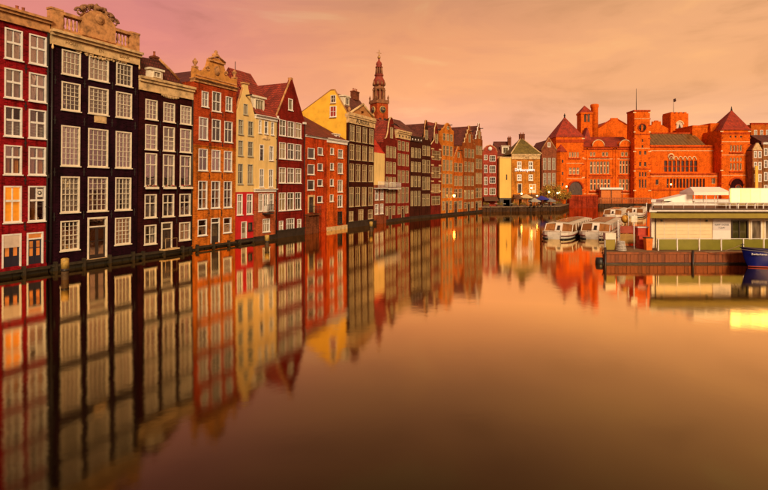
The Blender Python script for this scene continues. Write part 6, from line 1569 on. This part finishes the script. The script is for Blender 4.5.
# things on the open end of the jetty
def jet(name, px_, Y, label, cat, grp=None):
    p = at_depth(px_, Y); rt = empty(name, (p.x, p.y, zt - .02)); tag(rt, label, cat, grp); return rt
hz = lambda y, Y: zpix(y, Y) - zt + .02
rt = jet('ticket_booth', 610.5, 41.2, 'small ticket desk, cream top panel over olive base, at the jetty end', 'ticket desk')
m = MB(); m.box(-.38, .38, 0, .4, .06, hz(239.5, 41.2)); m.build('base', OLV, rt); m = MB(); m.box(-.42, .42, -.05, .45, hz(239.5, 41.2) + .002, hz(233, 41.2)); m.build('top_panel', CREAMY, rt)
for x in (-.4, .4): m = MB(); m.box(x - .04, x + .04, .05, .12, 0, hz(239, 41.2)); m.build('leg', WHITE, rt)
rt = jet('red_crate', 642, 42.6, 'red plastic crate stack beside the pavilion corner', 'crate')
for i in range(3): m = MB(); z0 = i * .36; m.box(-.35, .35, -.25, .25, z0, z0 + .33); m.box(-.38, .38, -.28, .28, z0 + .28, z0 + .345); m.build('crate_body', plain('crate_red', (.48, .045, .02), .5), rt)
rt = jet('red_cabin', 643, 43.6, 'red service cabinet with pale lid behind the crates', 'cabinet')
m = MB(); m.box(-.42, .42, 0, .6, 0, hz(228, 43.6)); m.build('body', MATS['crate_red'], rt); m = MB(); m.box(-.46, .46, -.04, .64, hz(228, 43.6) + .002, hz(226.6, 43.6)); m.build('lid', WHITE, rt)
rt = jet('orange_bin', 648, 41.6, 'bright orange bin at the pavilion corner', 'bin')
m = MB(); h = hz(238, 41.6); m.add([(-.22, -.2, 0), (.22, -.2, 0), (.22, .2, 0), (-.22, .2, 0), (-.28, -.25, h), (.28, -.25, h), (.28, .25, h), (-.28, .25, h)], [(0, 3, 2, 1), (4, 5, 6, 7), (0, 1, 5, 4), (1, 2, 6, 5), (2, 3, 7, 6), (3, 0, 4, 7)]); m.build('body', plain('bin_orange', (.70, .17, .01), .5), rt); m = MB(); m.box(-.31, .31, -.28, .28, h + .002, h + .06); m.build('lid', DARKWOOD, rt)
rt = jet('banner_fence', 622, 44, 'low fence carrying a red-brown banner across the jetty end', 'fence'); 
for x in (-.2, 1.0, 2.1): m = MB(); m.tube([(x, 0, 0), (x, 0, hz(223, 44))], .035, 6); m.build('post', WHITE, rt)
m = MB(); m.box(-.2, 2.1, -.02, .02, hz(233, 44), hz(226, 44)); m.build('banner', plain('banner_red', (.33, .06, .03), .7), rt)
m = MB(); m.box(-.2, 2.1, -.02, .02, .25, hz(234, 44)); m.build('lower_panel', plain('ochre_panel', (.35, .20, .05), .7), rt)
rt = jet('rope_heap', 621, 41, 'pale heap of coiled mooring rope on the jetty', 'rope')
m = MB()
for i in range(7): 
    r_ = .36 - .02 * i; m.tube([(r_ * math.cos(2 * math.pi * k / 14), r_ * math.sin(2 * math.pi * k / 14), .07 + .11 * i) for k in range(15)], .06, 6)
m.build('coil', plain('pale_rope', (.45, .42, .38), .9, .3, 8), rt)
for x, Y, yt, lab in ((618, 43, 221, 'thin white post left of the red banner'), (628.5, 45.5, 212, 'tall thin white pole behind the red banner'), (634, 42, 216, 'white pole carrying a small pale board'), (646.5, 45, 204, 'tall pole rising beside the pavilion corner')):
    rt = jet('jetty_pole', x, Y, lab, 'pole', 'thin poles on the jetty'); h = hz(yt, Y)
    m = MB(); m.tube([(0, 0, 0), (0, 0, h)], .04, 6); m.build('shaft', WHITE, rt); m = MB(); m.blob((0, 0, h + .03), .07, .07, .07); m.build('cap', WHITE, rt)
    if 'board' in lab: m = MB(); m.box(-.25, .25, -.06, -.03, h - .5, h); m.build('board', CREAMY, rt)
rt = jet('life_buoy_stand', 625, 46, 'yellow ball buoy on a post at the back of the jetty', 'buoy')
m = MB(); m.tube([(0, 0, 0), (0, 0, hz(222, 46))], .05, 6); m.build('post', IRON, rt); m = MB(); m.blob((0, 0, hz(219, 46)), .34, .34, .36, seg=14, rings=10); m.build('ball', plain('buoy_yellow', (.55, .28, .03), .5, .2), rt)

# ------------------------------------------------------------ blue boat moored at the jetty
bp = at_depth(741, 38.4)
rt = empty('blue_boat', (bp.x, bp.y, 0)); tag(rt, 'cobalt blue wooden boat with white name on the bow', 'boat')
Ln = 8.5; st = []
for i in range(13):
    q_ = i / 12; x = Ln * q_; w = 1.15 * (min(1, q_ / .42) ** .62 if q_ < .42 else 1 - .25 * ((q_ - .42) / .58) ** 2) + .02; h = 1.50 - .42 * math.sin(min(1, q_ * 1.25) * math.pi / 2); st.append((x, w, h))
m = MB(); vs, fs = [], []
for i, (x, w, h) in enumerate(st):
    rk = .5 * (1 - min(1, i / 3)); lw = w * (.62 if i < 4 else .78)
    vs += [(x, -w, h), (x + rk * .5, -(w * .92 * .6 + lw * .4), .6), (x + rk, -lw * .92, .06), (x + rk * 1.3, -lw * .5, -.4), (x + rk * 1.3, lw * .5, -.4), (x + rk, lw * .92, .06), (x + rk * .5, (w * .92 * .6 + lw * .4), .6), (x, w, h)]
for i in range(len(st) - 1):
    for j in range(7): a = i * 8 + j; fs.append((a, a + 1, a + 9, a + 8))
fs.append(tuple(range(7, -1, -1))); e = (len(st) - 1) * 8; fs.append(tuple(e + j for j in range(8)))
m.add(vs, fs, 0, True); m.build('hull', plain('cobalt_paint', (.006, .010, .16), .35, .2, 1.5, spec=.5), rt)
for s in (-1, 1):
    m = MB(); m.tube([(x - .02, s * (w + .02), h - .03) for x, w, h in st], .05, 6); m.build('gunwale', plain('gunwale_dark', (.03, .02, .05), .5), rt)
    m = MB(); m.tube([(x, s * (w + .005), h - .17) for x, w, h in st], .022, 5); m.build('sheer_line', plain('sheer_grey', (.3, .27, .27), .5), rt)
    m = MB(); m.tube([(x + .5 * (1 - min(1, i / 3)), s * (w * (.62 if i < 4 else .78) * .95), .06) for i, (x, w, h) in enumerate(st)], .05, 6); m.build('waterline_stripe', plain('boot_red', (.35, .06, .03), .6), rt)
m = MB(); vs = []; fs = []
for x, w, h in st: vs += [(x, -w * .95, h - .2), (x, w * .95, h - .2)]
for i in range(len(st) - 1): fs.append((2 * i, 2 * i + 2, 2 * i + 3, 2 * i + 1))
m.add(vs, fs); m.build('deck', plain('blue_deck', (.10, .07, .06), .6), rt)
# name follows the flare of the near bow
wx = lambda x: 1.15 * (x / Ln / .42) ** .62 + .02
o = text('name_lettering', 'Zuiderhaven', .2, plain('name_white', (.8, .78, .74), .5, .02), rt, (.95, -(wx(.95) * .90 + .10), 1.02), width=1.0, depth=.02)
o.rotation_euler = (R(74), 0, math.atan2(-(wx(1.4) - wx(.45)) * .95, .95))
m = MB(); m.tube([(.12, 0, 1.5), (.12, 0, 1.78)], .05, 6); m.tube([(0, 0, 1.68), (.24, 0, 1.68)], .03, 6); m.build('samson_post', IRON, rt)
m = MB(); m.box(4.0, 7.2, -.8, .8, 1.0, 1.75); m.box(3.9, 7.3, -.88, .88, 1.75, 1.83); m.build('cabin', plain('cabin_cream', (.62, .5, .34), .5), rt)

def line(p0, p1, sag, label, n=10):
    a, b = Vector(p0), Vector(p1); rt = empty('mooring_line', a); tag(rt, label, 'rope', 'mooring lines')
    m = MB(); m.tube([tuple((b - a) * (i / n) - Vector((0, 0, sag * 4 * (i / n) * (1 - i / n)))) for i in range(n + 1)], .025, 5); m.build('rope', MATS['rope'], rt)
line((bp.x + .12, bp.y, 1.72), (bp.x - 1.9, 39.95, zt + .05), .25, 'slack rope from the blue boat bow to the jetty edge')
b1, b2 = gpt(594, 238.5), at_depth(603, 39.9)
line((b1.x + .5, b1.y - .9, .85), (b2.x + .1, b2.y + .1, zt + .35), .9, 'long slack rope from tour boat to the jetty end post')
